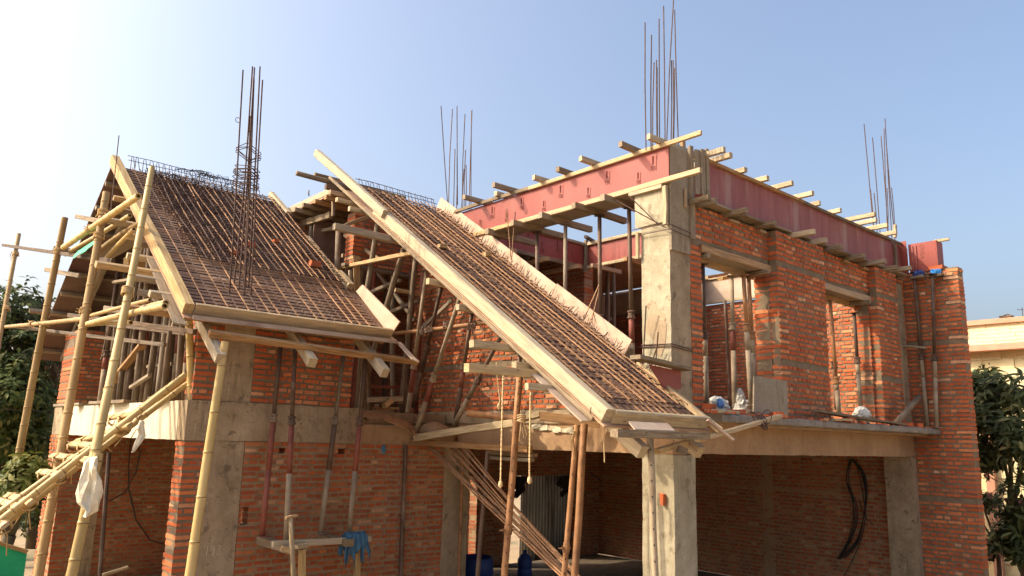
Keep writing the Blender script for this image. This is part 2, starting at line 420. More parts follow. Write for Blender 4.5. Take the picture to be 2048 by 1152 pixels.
def wallmesh(ax, face, back, u0, u1, z0, z1, holes=(), top=None, mats=None, course=.075, ztop_jit=0, relief=.010, toothed=(0, 0)):
    """English-bond brick wall: mortar core and every brick a real block. ax 'x': wall runs along X, face/back are y values."""
    mb = MB()
    def P(u, d, z): return (u, d, z) if ax == 'x' else (d, u, z)
    sg = 1 if back > face else -1
    def blk(a, b, d0, d1, za, zb, m, j=0):
        vs = [P(a, d0, za), P(b, d0, za), P(b, d1, za), P(a, d1, za), P(a, d0, zb), P(b, d0, zb), P(b, d1, zb), P(a, d1, zb)]
        if j:
            i_ = .004
            vs[0], vs[1], vs[4], vs[5] = P(a+i_, d0, za+i_), P(b-i_, d0, za+i_), P(a+i_, d0, zb-i_), P(b-i_, d0, zb-i_)
            vs = [(x+rnd(-j, j), y+rnd(-j, j), z+rnd(-j, j)) for x, y, z in vs]
        mb.add(vs, [(0, 3, 2, 1), (4, 5, 6, 7), (0, 1, 5, 4), (1, 2, 6, 5), (2, 3, 7, 6), (3, 0, 4, 7)], m)
    nC = int(round((z1-z0)/course)); prev = None
    runs = []
    for c in range(nC):
        za = z0+c*course; zm = za+course*.5; zb = za+course
        iv = [(u0, u1)]
        if top:
            iv2 = []
            step = .06; u = u0; cur = None
            while u < u1-1e-6:
                ok = zb <= top(u+step/2)
                if ok and cur is None: cur = u
                if not ok and cur is not None: iv2.append((cur, u)); cur = None
                u += step
            if cur is not None: iv2.append((cur, u1))
            iv = iv2
        for h0, h1, hz0, hz1 in holes:
            if hz0 < zm < hz1:
                o2 = []
                for a, b in iv:
                    if h1 <= a or h0 >= b: o2.append((a, b)); continue
                    if h0 > a: o2.append((a, h0))
                    if h1 < b: o2.append((h1, b))
                iv = o2
        runs.append((za, zb, iv))
        for a, b in iv:
            hdr = c % 2
            bw = .1225 if hdr else .245
            off = (rnd(-.01, .01) + (.06 if hdr else 0))
            u = u0 + off - bw*2; cuts = []
            while u < b:
                if a+.065 < u < b-.065: cuts.append(u+rnd(-.006, .006))
                u += bw
            cuts = [a-rnd(0, .012)-.008] + cuts + [b+rnd(0, .012)+.008]
            for x0, x1 in zip(cuts, cuts[1:]):
                d = rnd(-.006, .006); tz = rnd(-.004, .004) + .006*math.sin(x0*1.7+c*.35) + .004*math.sin(x0*4.1+c*1.9)
                g0, g1 = rnd(.009, .014), rnd(.009, .0145)
                blk(x0+rnd(.008, .013), x1-rnd(.008, .013), face-sg*(relief+d), back+sg*(relief+rnd(-.004, .004)), za+g0+tz, zb-g1+tz, 0, .0045)
    # mortar core, merged over courses that share the same intervals
    i = 0
    while i < len(runs):
        k = i
        while k+1 < len(runs) and runs[k+1][2] == runs[i][2]: k += 1
        for a, b in runs[i][2]: blk(a+.002, b-.002, face, back, runs[i][0]-(.0 if i == 0 else .002), runs[k][1], 1)
        i = k+1
    return mb
def wall(name, label, ax, face, back, u0, u1, z0, z1, **kw):
    mats = kw.pop('mats', None) or [BRICK, MORTAR]
    mb = wallmesh(ax, face, back, u0, u1, z0, z1, **kw)
    loc = V((u0, face, z0)) if ax == 'x' else V((face, u0, z0))
    o = mb.build(name, mats, None, loc)
    return tag(o, label, 'brick wall')
def slabbox(name, label, cat, a, b, mat, kind=None, parent=None, group=None, rough=.004, seg=.25):
    """concrete block with slightly uneven subdivided faces"""
    a, b = V(a), V(b); mb = MB()
    n = [max(1, min(24, int((b[i]-a[i])/seg))) for i in range(3)]
    cache = {}
    def vert(i, j, k):
        key = (i, j, k)
        if key not in cache:
            cache[key] = len(mb.v)
            mb.v.append((a.x+(b.x-a.x)*i/n[0]+rnd(-rough, rough), a.y+(b.y-a.y)*j/n[1]+rnd(-rough, rough), a.z+(b.z-a.z)*k/n[2]+rnd(-rough, rough)))
        return cache[key]
    def quad(p): mb.f.append(tuple(vert(*q) for q in p)); mb.m.append(0)
    for i in range(n[0]):
        for j in range(n[1]):
            quad([(i, j, 0), (i, j+1, 0), (i+1, j+1, 0), (i+1, j, 0)]); quad([(i, j, n[2]), (i+1, j, n[2]), (i+1, j+1, n[2]), (i, j+1, n[2])])
    for i in range(n[0]):
        for k in range(n[2]):
            quad([(i, 0, k), (i+1, 0, k), (i+1, 0, k+1), (i, 0, k+1)]); quad([(i, n[1], k), (i, n[1], k+1), (i+1, n[1], k+1), (i+1, n[1], k)])
    for j in range(n[1]):
        for k in range(n[2]):
            quad([(0, j, k), (0, j, k+1), (0, j+1, k+1), (0, j+1, k)]); quad([(n[0], j, k), (n[0], j+1, k), (n[0], j+1, k+1), (n[0], j, k+1)])
    o = mb.build(name, mat, parent, a)
    return tag(o, label, cat, group, kind)
exec_order = None

# ================================================================ SETTING
X1, Y1, Y2, XG, XR = 7.748, 5.82, 10.02, 3.48, 14.78
g = MB()
nn = 40
for i in range(nn+1):
    for j in range(nn+1):
        sx, sy = (i/nn-.5)*2, (j/nn-.5)*2
        x, y = 8+math.copysign(abs(sx)**3, sx)*1200, 10+math.copysign(abs(sy)**3, sy)*1200
        g.v.append((x, y, rnd(-.03, .03) if abs(x) < 60 and abs(y) < 60 else -.02))
for i in range(nn):
    for j in range(nn):
        a = i*(nn+1)+j; g.f.append((a, a+nn+1, a+nn+2, a+1)); g.m.append(0)
tag(g.build('ground', GROUND), 'dusty earth ground around the unfinished house', 'ground', kind='structure')

# ================================================================ LEFT WING
zc = 2.655; zf = 3.15
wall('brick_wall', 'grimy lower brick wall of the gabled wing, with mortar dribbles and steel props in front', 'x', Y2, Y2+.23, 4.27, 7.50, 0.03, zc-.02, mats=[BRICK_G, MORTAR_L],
     holes=[(4.74, 4.83, 2.47, 2.61), (5.62, 5.74, 2.47, 2.61), (4.30, 4.40, 1.62, 1.80)])
wall('brick_pier', 'tall narrow brick pier with sunlit side at the gabled wing corner, under the pale beam', 'x', Y2, Y2+.30, 3.50, 3.78, 0.03, zc-.02)
c = slabbox('concrete_column', 'grey concrete column scratched with 193, between corner brick pier and grimy wall', 'concrete column', (3.79, Y2-.006, 0), (4.262, Y2+.3, zc-.004), CONC)
def strokes(parent, origin, u, v, size, lines, mat, r=.004, name='scratched_number', n=None):
    mb = MB(); u, v = V(u), V(v); o = V(origin)
    for ln in lines:
        mb.tube([o+u*(x*size)+v*(y*size) for x, y in ln], r, 5)
    return mb.build(name, mat, parent, o)
oo = at(413, 1112, 1, Y2-.008)
strokes(c, oo, (1, 0, 0), (0, 0, 1), .12, [[(0, 0), (.05, 1)], [(.75, .75), (.55, .95), (.38, .75), (.5, .55), (.72, .68), (.75, .75), (.62, 0)], [(1.05, .9), (1.25, 1), (1.4, .8), (1.2, .55), (1.42, .35), (1.3, .05), (1.05, .08)]], CHALK)
# ring beams
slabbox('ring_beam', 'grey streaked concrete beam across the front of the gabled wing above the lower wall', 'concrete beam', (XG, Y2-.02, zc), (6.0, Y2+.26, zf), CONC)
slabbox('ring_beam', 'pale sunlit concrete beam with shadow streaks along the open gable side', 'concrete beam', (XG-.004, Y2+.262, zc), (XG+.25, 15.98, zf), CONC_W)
# upper storey of the wing
ux = [at(p, 750, 1, Y2).x for p in (390, 441, 505, 703)]
wall('brick_pier', 'short brick corner pier with sunlit ragged edge standing on the beam under the eave', 'x', Y2, Y2+.25, XG+.05, ux[1], zf, 4.28)
slabbox('concrete_column', 'dark rough concrete column under the mesh roof eave, set between upper brickwork', 'concrete column', (ux[1]+.002, Y2-.004, zf+.002), (ux[2], Y2+.28, 4.15), CONC)
wall('brick_wall', 'upper brick wall of the gabled wing, right under the eave battens', 'x', Y2, Y2+.23, ux[2]+.004, ux[3], zf, 4.20)
slabbox('lintel_band', 'dark mortar wall band above the upper brick wall, under the eave', 'concrete beam', (ux[1], Y2+.01, 4.22), (ux[3]+.02, Y2+.22, 4.36), CONC)
# far end of the open gable side
wall('brick_wall', 'brick wall closing the far end of the gabled wing, behind the bamboo poles', 'x', 16.0, 16.23, XG, 7.5, .03, zc, mats=[BRICK_G, MORTAR_L], holes=[(3.86, 4.16, 0, 2.62)])
slabbox('concrete_column', 'grey concrete column in the far lower wall behind the plastic bag', 'concrete column', (3.862, 15.985, 0), (4.158, 16.24, 2.65), CONC)
wall('brick_pier', 'far lower brick return with pale sunlit edge beside the trees', 'y', XG, XG+.22, 16.24, 17.1, .03, zc)
slabbox('ring_beam', 'grey concrete beam end between the two far brick piers', 'concrete beam', (XG-.004, 15.985, zc+.002), (7.5, 17.1, zf-.004), CONC)
wall('brick_pier', 'far upper brick pier with sunlit side standing beyond the row of props', 'x', 16.0, 17.0, XG, 3.95, zf, 4.55)
slabbox('cement_wall', 'dark cement wall at the back of the prop filled gable room', 'wall', (3.96, 16.02, zf), (6.2, 16.2, 5.0), CONC)
slabbox('cement_wall', 'dark inner cement wall behind props, closing the gable room', 'wall', (6.1, 12.2, zf), (6.25, 16.0, 5.3), CONC)
slabbox('floor_slab', None, None, (XG+.26, Y2+.27, 2.99), (7.7, 15.97, 3.13), CONC, kind='structure', rough=0)
slabbox('floor', None, None, (3.5, 10.3, .05), (7.7, 15.97, .1), GROUND, kind='structure', rough=0)

# ================================================================ MIDDLE AND MAIN BLOCK
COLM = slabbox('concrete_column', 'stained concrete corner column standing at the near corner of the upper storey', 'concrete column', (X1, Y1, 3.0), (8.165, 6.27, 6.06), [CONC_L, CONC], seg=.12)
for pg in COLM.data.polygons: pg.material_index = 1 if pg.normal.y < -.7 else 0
pts = [at(*p, 0, X1-.004) for p in ((1291, 612), (1303, 600), (1312, 604), (1314, 618), (1322, 622), (1331, 628), (1333, 655), (1330, 690), (1322, 712), (1309, 706), (1311, 690), (1300, 672), (1290, 662), (1288, 648), (1296, 640), (1299, 625))]
MB().prism(pts, (.006, 0, 0)).build('cement_patch', CONC, COLM, pts[0])
slabbox('concrete_column', 'ground floor concrete column carrying the front beam, patchy cement wash', 'concrete column', (X1, Y1-.01, 0), (8.185, 6.285, 2.63), CONC_L, seg=.12)
slabbox('ring_beam', 'brown concrete beam running back from the ground column under the sloping stair roof', 'concrete beam', (X1-.004, Y1, 2.632), (8.0, 10.0, 3.02), CONC_B)
slabbox('ring_beam', 'long brown concrete beam between the ground column and the corner wall', 'concrete beam', (8.002, Y1-.004, 2.645), (XR-.02, 6.06, 3.02), CONC_B)
# slab edge with ragged overhang
mb = MB()
n = 60
prof_t = []
for i in range(n+1):
    x = 8.3+(XR-.06-8.3)*i/n
    y = Y1-.34-.14*i/n+rnd(-.015, .015)
    prof_t.append((x, y))
rings = []
for x, y in prof_t:
    rings.append([(x, y+.02, 3.035+rnd(-.006, .006)), (x, y, 3.05+rnd(-.006, .006)), (x, y+rnd(-.008, .008), 3.12+rnd(-.008, .008)), (x, y+.03, 3.14+rnd(-.006, .006)), (x, 6.1, 3.14), (x, 6.1, 2.998+.037)])
mb.loft(rings)
SLABM = concrete('grey_slab_concrete', (.20, .17, .14), (.31, .27, .225), (.13, .105, .085), .6)
sl = mb.build('floor_slab', SLABM, None, (8.3, Y1, 3.0))
tag(sl, 'thin grey upper floor slab edge overhanging the long brown beam', 'floor slab')
MB().box((8.35, Y1-.26, 2.998), (XR-.06, Y1+.1, 3.034)).build('slab_lip', CONC_B, sl)
slabbox('floor_slab', None, None, (X1+.05, 6.11, 3.0), (XR, 13.4, 3.13), CONC, kind='structure', rough=0)
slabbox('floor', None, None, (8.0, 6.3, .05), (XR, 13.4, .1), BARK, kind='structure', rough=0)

th2 = R(33.9)
def R2(x, s, n=0): return V((x, 5.2+s*math.cos(th2)-n*math.sin(th2), 3.06+s*math.sin(th2)+n*math.cos(th2)))
th1 = R(34.6)
def R1(x, s, n=0): return V((x, 9.35+s*math.cos(th1)-n*math.sin(th1), 4.25+s*math.sin(th1)+n*math.cos(th1)))
def hit(px, py, fn, n):
    """point of the photo ray on the roof plane at normal offset n"""
    p0 = fn(0, 0, n); a = fn(1, 0, n)-p0; b = fn(0, 1, n)-p0; nr = a.cross(b)
    d = ray(px, py)
    return EYE + d*(nr.dot(p0-EYE)/nr.dot(d))
# side wall under the sloping roof
roofz = lambda y: 3.06+(y-5.2)*math.tan(th2)-.36
wall('brick_wall', 'sun dappled brick side wall under the sloping stair roof, behind leaning props', 'y', X1, X1+.23, 6.29, 11.40, zf+.04, 6.0,
     top=lambda u: min(roofz(u), 5.95), holes=[(6.2, 11.5, 3.865, 3.94)])
mb = MB().box((X1+.003, 6.6, 3.83), (X1+.226, 11.4, 3.975))
tag(mb.build('mortar_band', MORTAR, None, (X1, 6.4, 3.865)), 'grey mortar band course running through the sun dappled side wall', 'wall band')
slabbox('slab_edge', 'grey slab edge below the sun dappled side wall', 'concrete beam', (X1-.03, 6.29, 3.0), (X1+.25, 11.4, zf+.035), CONC)
wall('brick_wall', 'shaded brick wall piece with ragged toothed end between the two mesh roofs', 'x', 11.41, 11.64, at(706, 490, 1, 11.41).x, X1, 5.62, 6.5)
timber('lintel_board', (6.3, 11.45, 5.58), (X1-.002, 11.45, 5.58), .12, .05, W_DARK, 'dark board carrying the toothed brick wall piece between the roofs', 'timber')
slabbox('concrete_column', 'grey shaded column of the ground floor where the grimy wall ends', 'concrete column', (7.502, Y2-.01, 0), (8.0, Y2+.3, 2.63), CONC)
slabbox('stair_slab', 'rough concrete landing edge beside the recess with curved rods', 'concrete slab', (6.02, Y2+.02, zc-.02), (7.70, Y2+.25, 2.93), CONC_B)

# front wall of the main block: bays with pilasters
o1l, o1r = 8.405, 10.08
wb = Y1+.002
w1 = wall('brick_wall', 'front brick wall with two door openings between column and corner wall', 'x', wb, wb+.23, 8.17, XR, zf-.01, 5.86,
     holes=[(o1l, o1r, 3.0, 5.30), (11.5, 13.27, 3.0, 5.25), (8.1, 15, 5.345, 5.42), (10.08, 11.5, 3.865, 3.94)], course=.0753)
def band(name, x0, x1, z0, z1, y0, mat=MORTAR, lab=None):
    o = slabbox(name, None, None, (x0, y0, z0), (x1, y0+.225, z1), mat, parent=w1, seg=.15, rough=.005)
    return o
band('lintel_band', 8.17, 14.6, 5.315, 5.45, wb+.004)
band('sill_band', 10.09, 11.49, 3.83, 3.97, wb+.004)
# pilasters stand proud of the bays
def pil(x0, x1, lab):
    mb = wallmesh('x', Y1-.13, Y1-.009, x0, x1, zf-.01, 5.84, course=.0753, holes=[(x0-1, x1+1, 5.345, 5.42), (x0-1, x1+1, 3.865, 3.94)])
    for za, zb in ((5.32, 5.445), (3.84, 3.965)): mb.box((x0+.002, Y1-.126, za), (x1-.002, Y1-.014, zb), 1, .002)
    o = mb.build('brick_pilaster', [BRICK, MORTAR], None, (x0, Y1-.13, zf))
    tag(o, lab, 'brick pilaster')
pil(10.085, 11.49, 'wide brick pilaster between the two door openings, grey plywood sheet at its foot')
pil(13.32, 14.14, 'narrower brick pilaster between the second door opening and the corner wall')
slabbox('concrete_column', 'thin grey column strip in the inner corner beside the tall corner wall', 'concrete column', (14.15, Y1-.02, zf), (14.7, Y1-.007, 5.75), CONC)
# lintel formwork over the openings
for (x0, x1, zt, k) in ((o1l-.02, o1r-.02, 5.335, 'first'), (11.48, 13.26, 5.335, 'second')):
    f = empty('lintel_formwork', (x0, Y1, zt-.2), 'orange timber lintel formwork over the %s door opening from the corner column' % k, 'formwork', 'lintel formwork over the door openings')
    timber('side_board', (x0, Y1-.022, zt-.05), (x1+.06, Y1-.022, zt-.05), .035, .10, W_ORANGE, parent=f)
    timber('side_board', (x0, Y1+.24, zt-.09), (x1, Y1+.24, zt-.09), .035, .18, W_ORANGE, parent=f)
    MB().box((x0, Y1+.0, zt-.098), (x1, Y1+.22, zt-.08)).build('soffit_board', W_GREY, f, (x0, Y1, zt-.1))
    timber('cross_batten', (x0+.12, Y1-.06, zt-.135), (x0+.12, Y1+.32, zt-.135), .07, .06, W_GREY, parent=f)
    timber('cross_batten', (x1-.18, Y1-.12, zt-.135), (x1-.18, Y1+.32, zt-.135), .07, .06, W_GREY, parent=f)
# right corner wall (projects towards the viewer) and its continuation inside
wall('brick_wall', 'tall corner brick wall projecting forward at the end of the house, pale bricks scattered', 'y', XR, XR+.23, 4.87, 6.30, .03, 5.97,
     holes=[(4.0, 7.0, 4.62, 4.69), (4.0, 7.0, 1.93, 2.0)], course=.0752)
for za, zb, lab in ((4.58, 4.73, 'grey mortar band through the tall corner wall at upper storey height'), (1.89, 2.04, 'grey mortar band through the tall corner wall below the slab')):
    tag(MB().box((XR+.003, 4.873, za), (XR+.227, 6.29, zb)).build('mortar_band', MORTAR, None, (XR, 4.87, za)), lab, 'wall band')
wall('brick_wall', 'inner end brick wall seen sunlit through the second door opening', 'y', XR, XR+.23, 6.302, 14.2, zf, 5.86)
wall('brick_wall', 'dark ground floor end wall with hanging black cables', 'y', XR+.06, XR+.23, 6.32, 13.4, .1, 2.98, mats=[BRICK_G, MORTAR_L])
slabbox('concrete_column', 'grey ground floor column at the junction with the tall corner wall', 'concrete column', (14.60, Y1-.012, 0), (XR-.003, 6.30, 2.64), CONC)
slabbox('wall_band', 'faint grey tie column in the dark ground floor end wall', 'wall band', (XR+.045, 8.65, .1), (XR+.058, 8.9, 2.97), CONC_B)
slabbox('wall_band', 'faint grey tie beam along the dark ground floor end wall', 'wall band', (XR+.047, 6.33, 1.87), (XR+.059, 13.3, 1.95), CONC_B)
wall('brick_wall', 'added sun blocking brick partition under the beam end, behind the shaded ground floor column', 'y', 7.52, 7.72, 10.35, 13.6, .1, 2.98, mats=[BRICK_G, MORTAR_L])  # partition added to keep direct sun off the ground floor
# ground floor interior back
wall('brick_wall', 'dark back wall of the ground floor with gap showing corrugated tin', 'x', 13.4, 13.63, 8.0, XR+.2, .1, 2.98, mats=[BRICK_G, MORTAR_L], holes=[(10.3, 10.95, 0, 1.95), (11.9, 14.1, 0, 1.95)])

# ================================================================ RED FORMWORK OF THE UPPER BEAMS
def panel(name, label, a, b, mat, cat='formwork panel', parent=None, group=None):
    o = MB().box(a, b).build(name, mat, parent, V(a))
    return tag(o, label if parent is None else None, cat if parent is None else None, group)
def stamp(mb, u0, z0, s, P):
    """maker's ink stamp: bar, loop and small line, laid as thin raised ink"""
    def q(pts): mb.tube([P(u0+x*s, z0+y*s) for x, y in pts], .0032, 4)
    for k in range(5): q([(-.05+.025*k, .45), (-.05+.025*k, 1.0)])
    q([(.16*math.cos(a), .18+.16*math.sin(a)) for a in [i*.52 for i in range(13)]])
    q([(-.18, .3), (0, .12), (.1, .3), (.2, .05)]); q([(.27, -.05), (.27, .95)])
FB = empty('beam_formwork', (X1, 7.9, 6.05), 'sunlit red plywood beam formwork with ink stamps, reaching the corner column', 'formwork')
yA, yB = Y1-.02, 10.25
MB().box((X1-.024, yA, 6.085), (X1-.006, yB, 6.515)).build('side_panel', PLY_RED, FB, (X1, yA, 6.08))
MB().box((X1-.03, 6.36, 6.03), (X1+.40, yB, 6.05)).build('soffit_board', W_GREY, FB, (X1, yA, 6.03))
timber('top_batten', (X1-.05, 5.28, 6.535), (X1-.05, 8.4, 6.535), .045, .06, W_NEW, parent=FB)
timber('top_batten', (X1-.05, 8.41, 6.54), (X1-.05, yB, 6.55), .045, .06, W_GREY, parent=FB)
timber('bottom_batten', (X1-.05, 5.3, 6.055), (X1-.05, 8.6, 6.045), .05, .07, W_NEW, parent=FB)
timber('bottom_batten', (X1-.05, 8.61, 6.045), (X1-.05, yB, 6.04), .05, .07, W_NEW, parent=FB)
sm = MB()
for i, y in enumerate((6.05, 6.3, 6.85, 7.2, 7.75, 8.1, 8.6, 8.95, 9.3, 9.6)):
    stamp(sm, 0, 6.12 if i % 2 else 6.24, .16 if i % 2 else .2, lambda u, z, y=y: (X1-.0265, y-u, z))
sm.build('ink_stamps', INK, FB, (X1, 6, 6.2))
z7 = lambda a, b: (860+a/3.032, 180+b/3.032)
names = ['nearest the corner column', 'second from the corner column', 'third from the corner column', 'fourth from the corner column', 'fifth from the corner column', 'sixth from the corner column', 'seventh from the corner column', 'eighth from the corner column', 'ninth from the corner column', 'tenth from the corner column']
for i, (tipx, tipy, bx, by) in enumerate([(1335, 290, 1405, 345), (1150, 362, 1238, 402), (920, 440, 1000, 482), (770, 515, 825, 535), (635, 568, 690, 582), (385, 584, 498, 632), (391, 642, 415, 652), (207, 668, 300, 692)]):
    b = at(*z7(bx, by), 0, X1-.05); t = at(*z7(tipx, tipy), 1, b.y)
    timber('joist', (t.x, b.y+rnd(-.03, .03), 6.60), (X1+.62+rnd(0, .2), b.y, 6.60), .065, .075, [W_PALE, W_GREY][i % 2], 'short joist across the top of the sunlit red beam, ' + names[i], 'timber joist', 'joists across the red beam top')
for i, (lx, ly, rx, ry) in enumerate([(1055, 655, 1240, 715), (890, 705, 1090, 765), (735, 778, 925, 825), (563, 822, 730, 862), (390, 868, 500, 890)]):
    b = at(*z7(lx, ly), 2, 5.985)
    timber('bearer', (X1-.22+rnd(-.03, .03), b.y, 5.985), (X1+.85, b.y, 5.985), .08, .09, W_GREY, 'bearer under the sunlit red beam, ' + names[i], 'timber bearer', 'bearers under the red beam')
# props under the front red beam
for i, (bx, tx, ty, red) in enumerate([(1254, 1258, 425, 0), (1197, 1199, 440, 1), (1140, 1131, 450, 0), (1068, 1074, 465, 0)]):
    t = at(tx, ty, 2, 5.94); 
    q = V((X1+.25, t.y, 5.94)); q.y = at(tx, ty, 0, X1+.25).y
    p = V((X1+.30, q.y+rnd(-.05, .05), 3.14))
    prop(p, q, 'prop under the sunlit red beam, ' + names[i], .47, STEEL_C if i < 2 else W_POST, STEEL_R, STEEL_D if i != 2 else W_POST, r=.036)

# right beam formwork along the front wall
RB = empty('beam_formwork', (11, Y1, 5.95), 'long maroon plywood beam formwork in shade above the front brick wall', 'formwork')
xe = 14.7
for k, (a, b) in enumerate(((8.50, 10.35), (10.352, 11.95), (11.952, 13.4), (13.402, xe))):
    MB().box((a, Y1-.03+k % 2*.002, 5.92), (b, Y1-.012, 6.50)).build('side_panel', PLY_DUSK, RB, (a, Y1, 5.9))
MB().box((8.5, Y1+.3, 5.92), (xe, Y1+.318, 6.50)).build('side_panel', PLY_RED, RB, (8.5, Y1, 5.9))
MB().box((8.2, Y1-.06, 5.895), (xe, Y1+.33, 5.915)).build('soffit_board', W_GREY, RB, (8.2, Y1, 5.9))
timber('top_batten', (8.48, Y1-.055, 6.52), (11.1, Y1-.055, 6.52), .045, .05, W_ORANGE, parent=RB)
timber('top_batten', (11.11, Y1-.055, 6.515), (xe+.02, Y1-.055, 6.52), .045, .05, W_DARK, parent=RB)
for a, b in ((8.45, 9.2), (9.25, 10.5), (10.4, 11.9), (12.0, 13.2), (13.1, 14.6)):
    timber('bottom_board', (a, Y1-.09, 5.90), (b, Y1-.09, 5.905), .14, .03, W_GREY, parent=RB)
timber('end_batten', (14.42, Y1-.055, 5.92), (14.42, Y1-.055, 6.45), .06, .05, W_GREY, parent=RB, up=(0, 1, 0))
tops = [(1450, 303), (1463, 317), (1493, 347), (1535, 365), (1587, 377), (1627, 393), (1640, 415), (1683, 430), (1720, 443), (1752, 441), (1755, 454), (1777, 464), (1795, 476)]
tb = [(1406, 316), (1426, 330), (1478, 350), (1516, 370), (1551, 386), (1594, 403), (1627, 418), (1664, 435), (1695, 450), (1698, 451), (1717, 461), (1740, 471), (1767, 481)]
for i, ((tx, ty), (bx, by)) in enumerate(zip(tops, tb)):
    if i == 8: continue
    zt = 6.57
    b = at(bx, by, 2, zt); 
    x = at(bx, by, 1, Y1-.03).x
    t = at(tx, ty, 0, x)
    timber('joist', (x+rnd(-.02, .02), t.y, zt), (x, Y1+.55, zt), .06, .075, W_PALE, '%s joist end from the corner column above the long maroon formwork' % ORD[i if i < 8 else i-1], 'timber joist', 'joist ends above the maroon formwork')
bots = [((1382, 399), (1419, 392)), ((1399, 414), (1432, 406)), ((1453, 436), (1494, 429)), ((1516, 458), (1551, 450)), ((1574, 471), (1630, 461)), ((1612, 488), (1653, 482)), ((1645, 508), (1684, 502)), ((1693, 526), (1730, 520)), ((1726, 539), (1772, 532)), ((1757, 551), (1795, 541)), ((1767, 555), (1823, 543))]
for i, ((bx, by), (tx, ty)) in enumerate(bots):
    x = at(bx, by, 1, Y1-.05).x; t = at(tx, ty, 0, x)
    timber('bearer', (x, max(t.y, 5.0), 5.855), (x+rnd(-.03, .03), Y1+.5, 5.855), .07, .075, W_GREY if i != 4 else W_PALE, '%s bearer end from the corner column below the long maroon formwork' % ORD[i], 'timber bearer', 'bearer ends below the maroon formwork')
for i, (x, w) in enumerate(((9.02, .22), (9.78, .17), (11.3, .16), (12.35, .18), (13.05, .2))):
    tag(MB().box((x, Y1-.07, 5.775), (x+w, Y1+.2, 5.815), 0, .004).build('packing_block', W_ORANGE, None, (x, Y1, 5.78)), '%s packing block on the brick top under the maroon formwork' % ORD[i], 'wood block', 'packing blocks on the brick top')

# beams further inside the room
yb = 10.0
BB = empty('beam_formwork', (9, yb, 6.1), 'dark red beam formwork with ink stamps across the back of the open room', 'formwork')
MB().box((X1+.4, yb-.01, 6.05), (10.66, yb+.01, 6.45)).build('side_panel', PLY_RED, BB, (9, yb, 6.1))
timber('top_batten', (X1+.4, yb-.035, 6.475), (10.64, yb-.035, 6.475), .05, .05, W_GREY, parent=BB)
timber('bottom_batten', (X1+.4, yb-.035, 6.02), (10.64, yb-.035, 6.02), .05, .07, W_GREY, parent=BB)
sm = MB()
for i, x in enumerate((8.3, 8.7, 9.15, 9.5, 9.9, 10.3)): stamp(sm, 0, 6.12 if i % 2 else 6.2, .2, lambda u, z, x=x: (x+u, yb-.0125, z))
sm.build('ink_stamps', INK, BB, (9, yb, 6.2))
B3 = empty('beam_formwork', (10.65, 8, 6.1), 'sunlit red beam formwork on the far side of the open room', 'formwork')
MB().box((10.66, 6.2, 6.05), (10.68, yb, 6.45)).build('side_panel', PLY_RED, B3, (10.66, 8, 6.1))
timber('top_batten', (10.635, 6.2, 6.475), (10.635, yb+.05, 6.475), .05, .06, W_PALE, parent=B3)
timber('bottom_batten', (10.635, 6.2, 6.02), (10.635, yb+.05, 6.02), .05, .06, W_PALE, parent=B3)
timber('end_batten', (10.62, yb-.06, 5.95), (10.62, yb-.06, 6.56), .06, .06, W_GREY, parent=B3, up=(0, 1, 0))
timber('joist', (10.4, yb-.25, 6.55), (10.9, yb-.05, 6.56), .06, .06, W_DARK, 'small dark joist end at the far corner of the open room', 'timber joist')
timber('joist', (10.45, 8.55, 6.54), (11.0, 8.55, 6.54), .06, .06, W_PALE, 'small pale joist end on the far beam of the open room', 'timber joist')
for i, y in enumerate((8.7, 9.5)):
    timber('bearer', (10.3, y, 5.94), (11.1, y, 5.94), .07, .08, W_ORANGE, '%s bearer from the far corner under the far sunlit red beam' % ORD[1-i], 'timber bearer')
for i, x in enumerate((8.6, 9.4, 10.2)):
    timber('bearer', (x, yb-.3, 5.94), (x, yb+.6, 5.94), .07, .08, W_ORANGE, '%s bearer from the stair roof under the dark red back beam' % ORD[i], 'timber bearer')
# deeper room behind: second beam, flat deck and its posts
DB = empty('beam_formwork', (11, 11.6, 5.8), 'dusky plywood beam formwork deep inside, behind the near props', 'formwork')
MB().box((9.6, 11.6, 5.55), (13.2, 11.62, 6.05)).build('side_panel', PLY_WORN, DB, (11, 11.6, 5.6))
timber('bottom_batten', (8.2, 11.56, 5.50), (13.2, 11.56, 5.50), .06, .09, W_GREY, parent=DB)
dk = MB().box((7.95, 10.05, 6.50), (14.72, 14.5, 6.53)).build('roof_deck', PLY_DECK, None, (8, 10, 6.5))
tag(dk, 'flat plywood deck over the dark rooms behind the red back beam', 'deck')
for i in range(12):
    x = 8.3+i*.42
    pole('post', (x, 10.5+.5*(i % 3), 3.14), (x+rnd(-.1, .1), 10.5+.5*(i % 3), 6.45), .04, .035, W_POST, '%s dim post counted from the stair roof in the dark back room' % ORD[i], 'post', 'posts in the dark back room')
wall('brick_wall', 'unlit brick wall at the back of the upper dark room', 'x', 14.0, 14.2, 6.3, 14.9, zf, 6.4, mats=[BRICK_G, MORTAR_L])
wall('brick_wall', 'unlit brick cross wall between the open room and the rooms with door openings', 'y', 10.75, 10.98, 10.1, 14.0, zf, 6.4, mats=[BRICK_G, MORTAR_L])
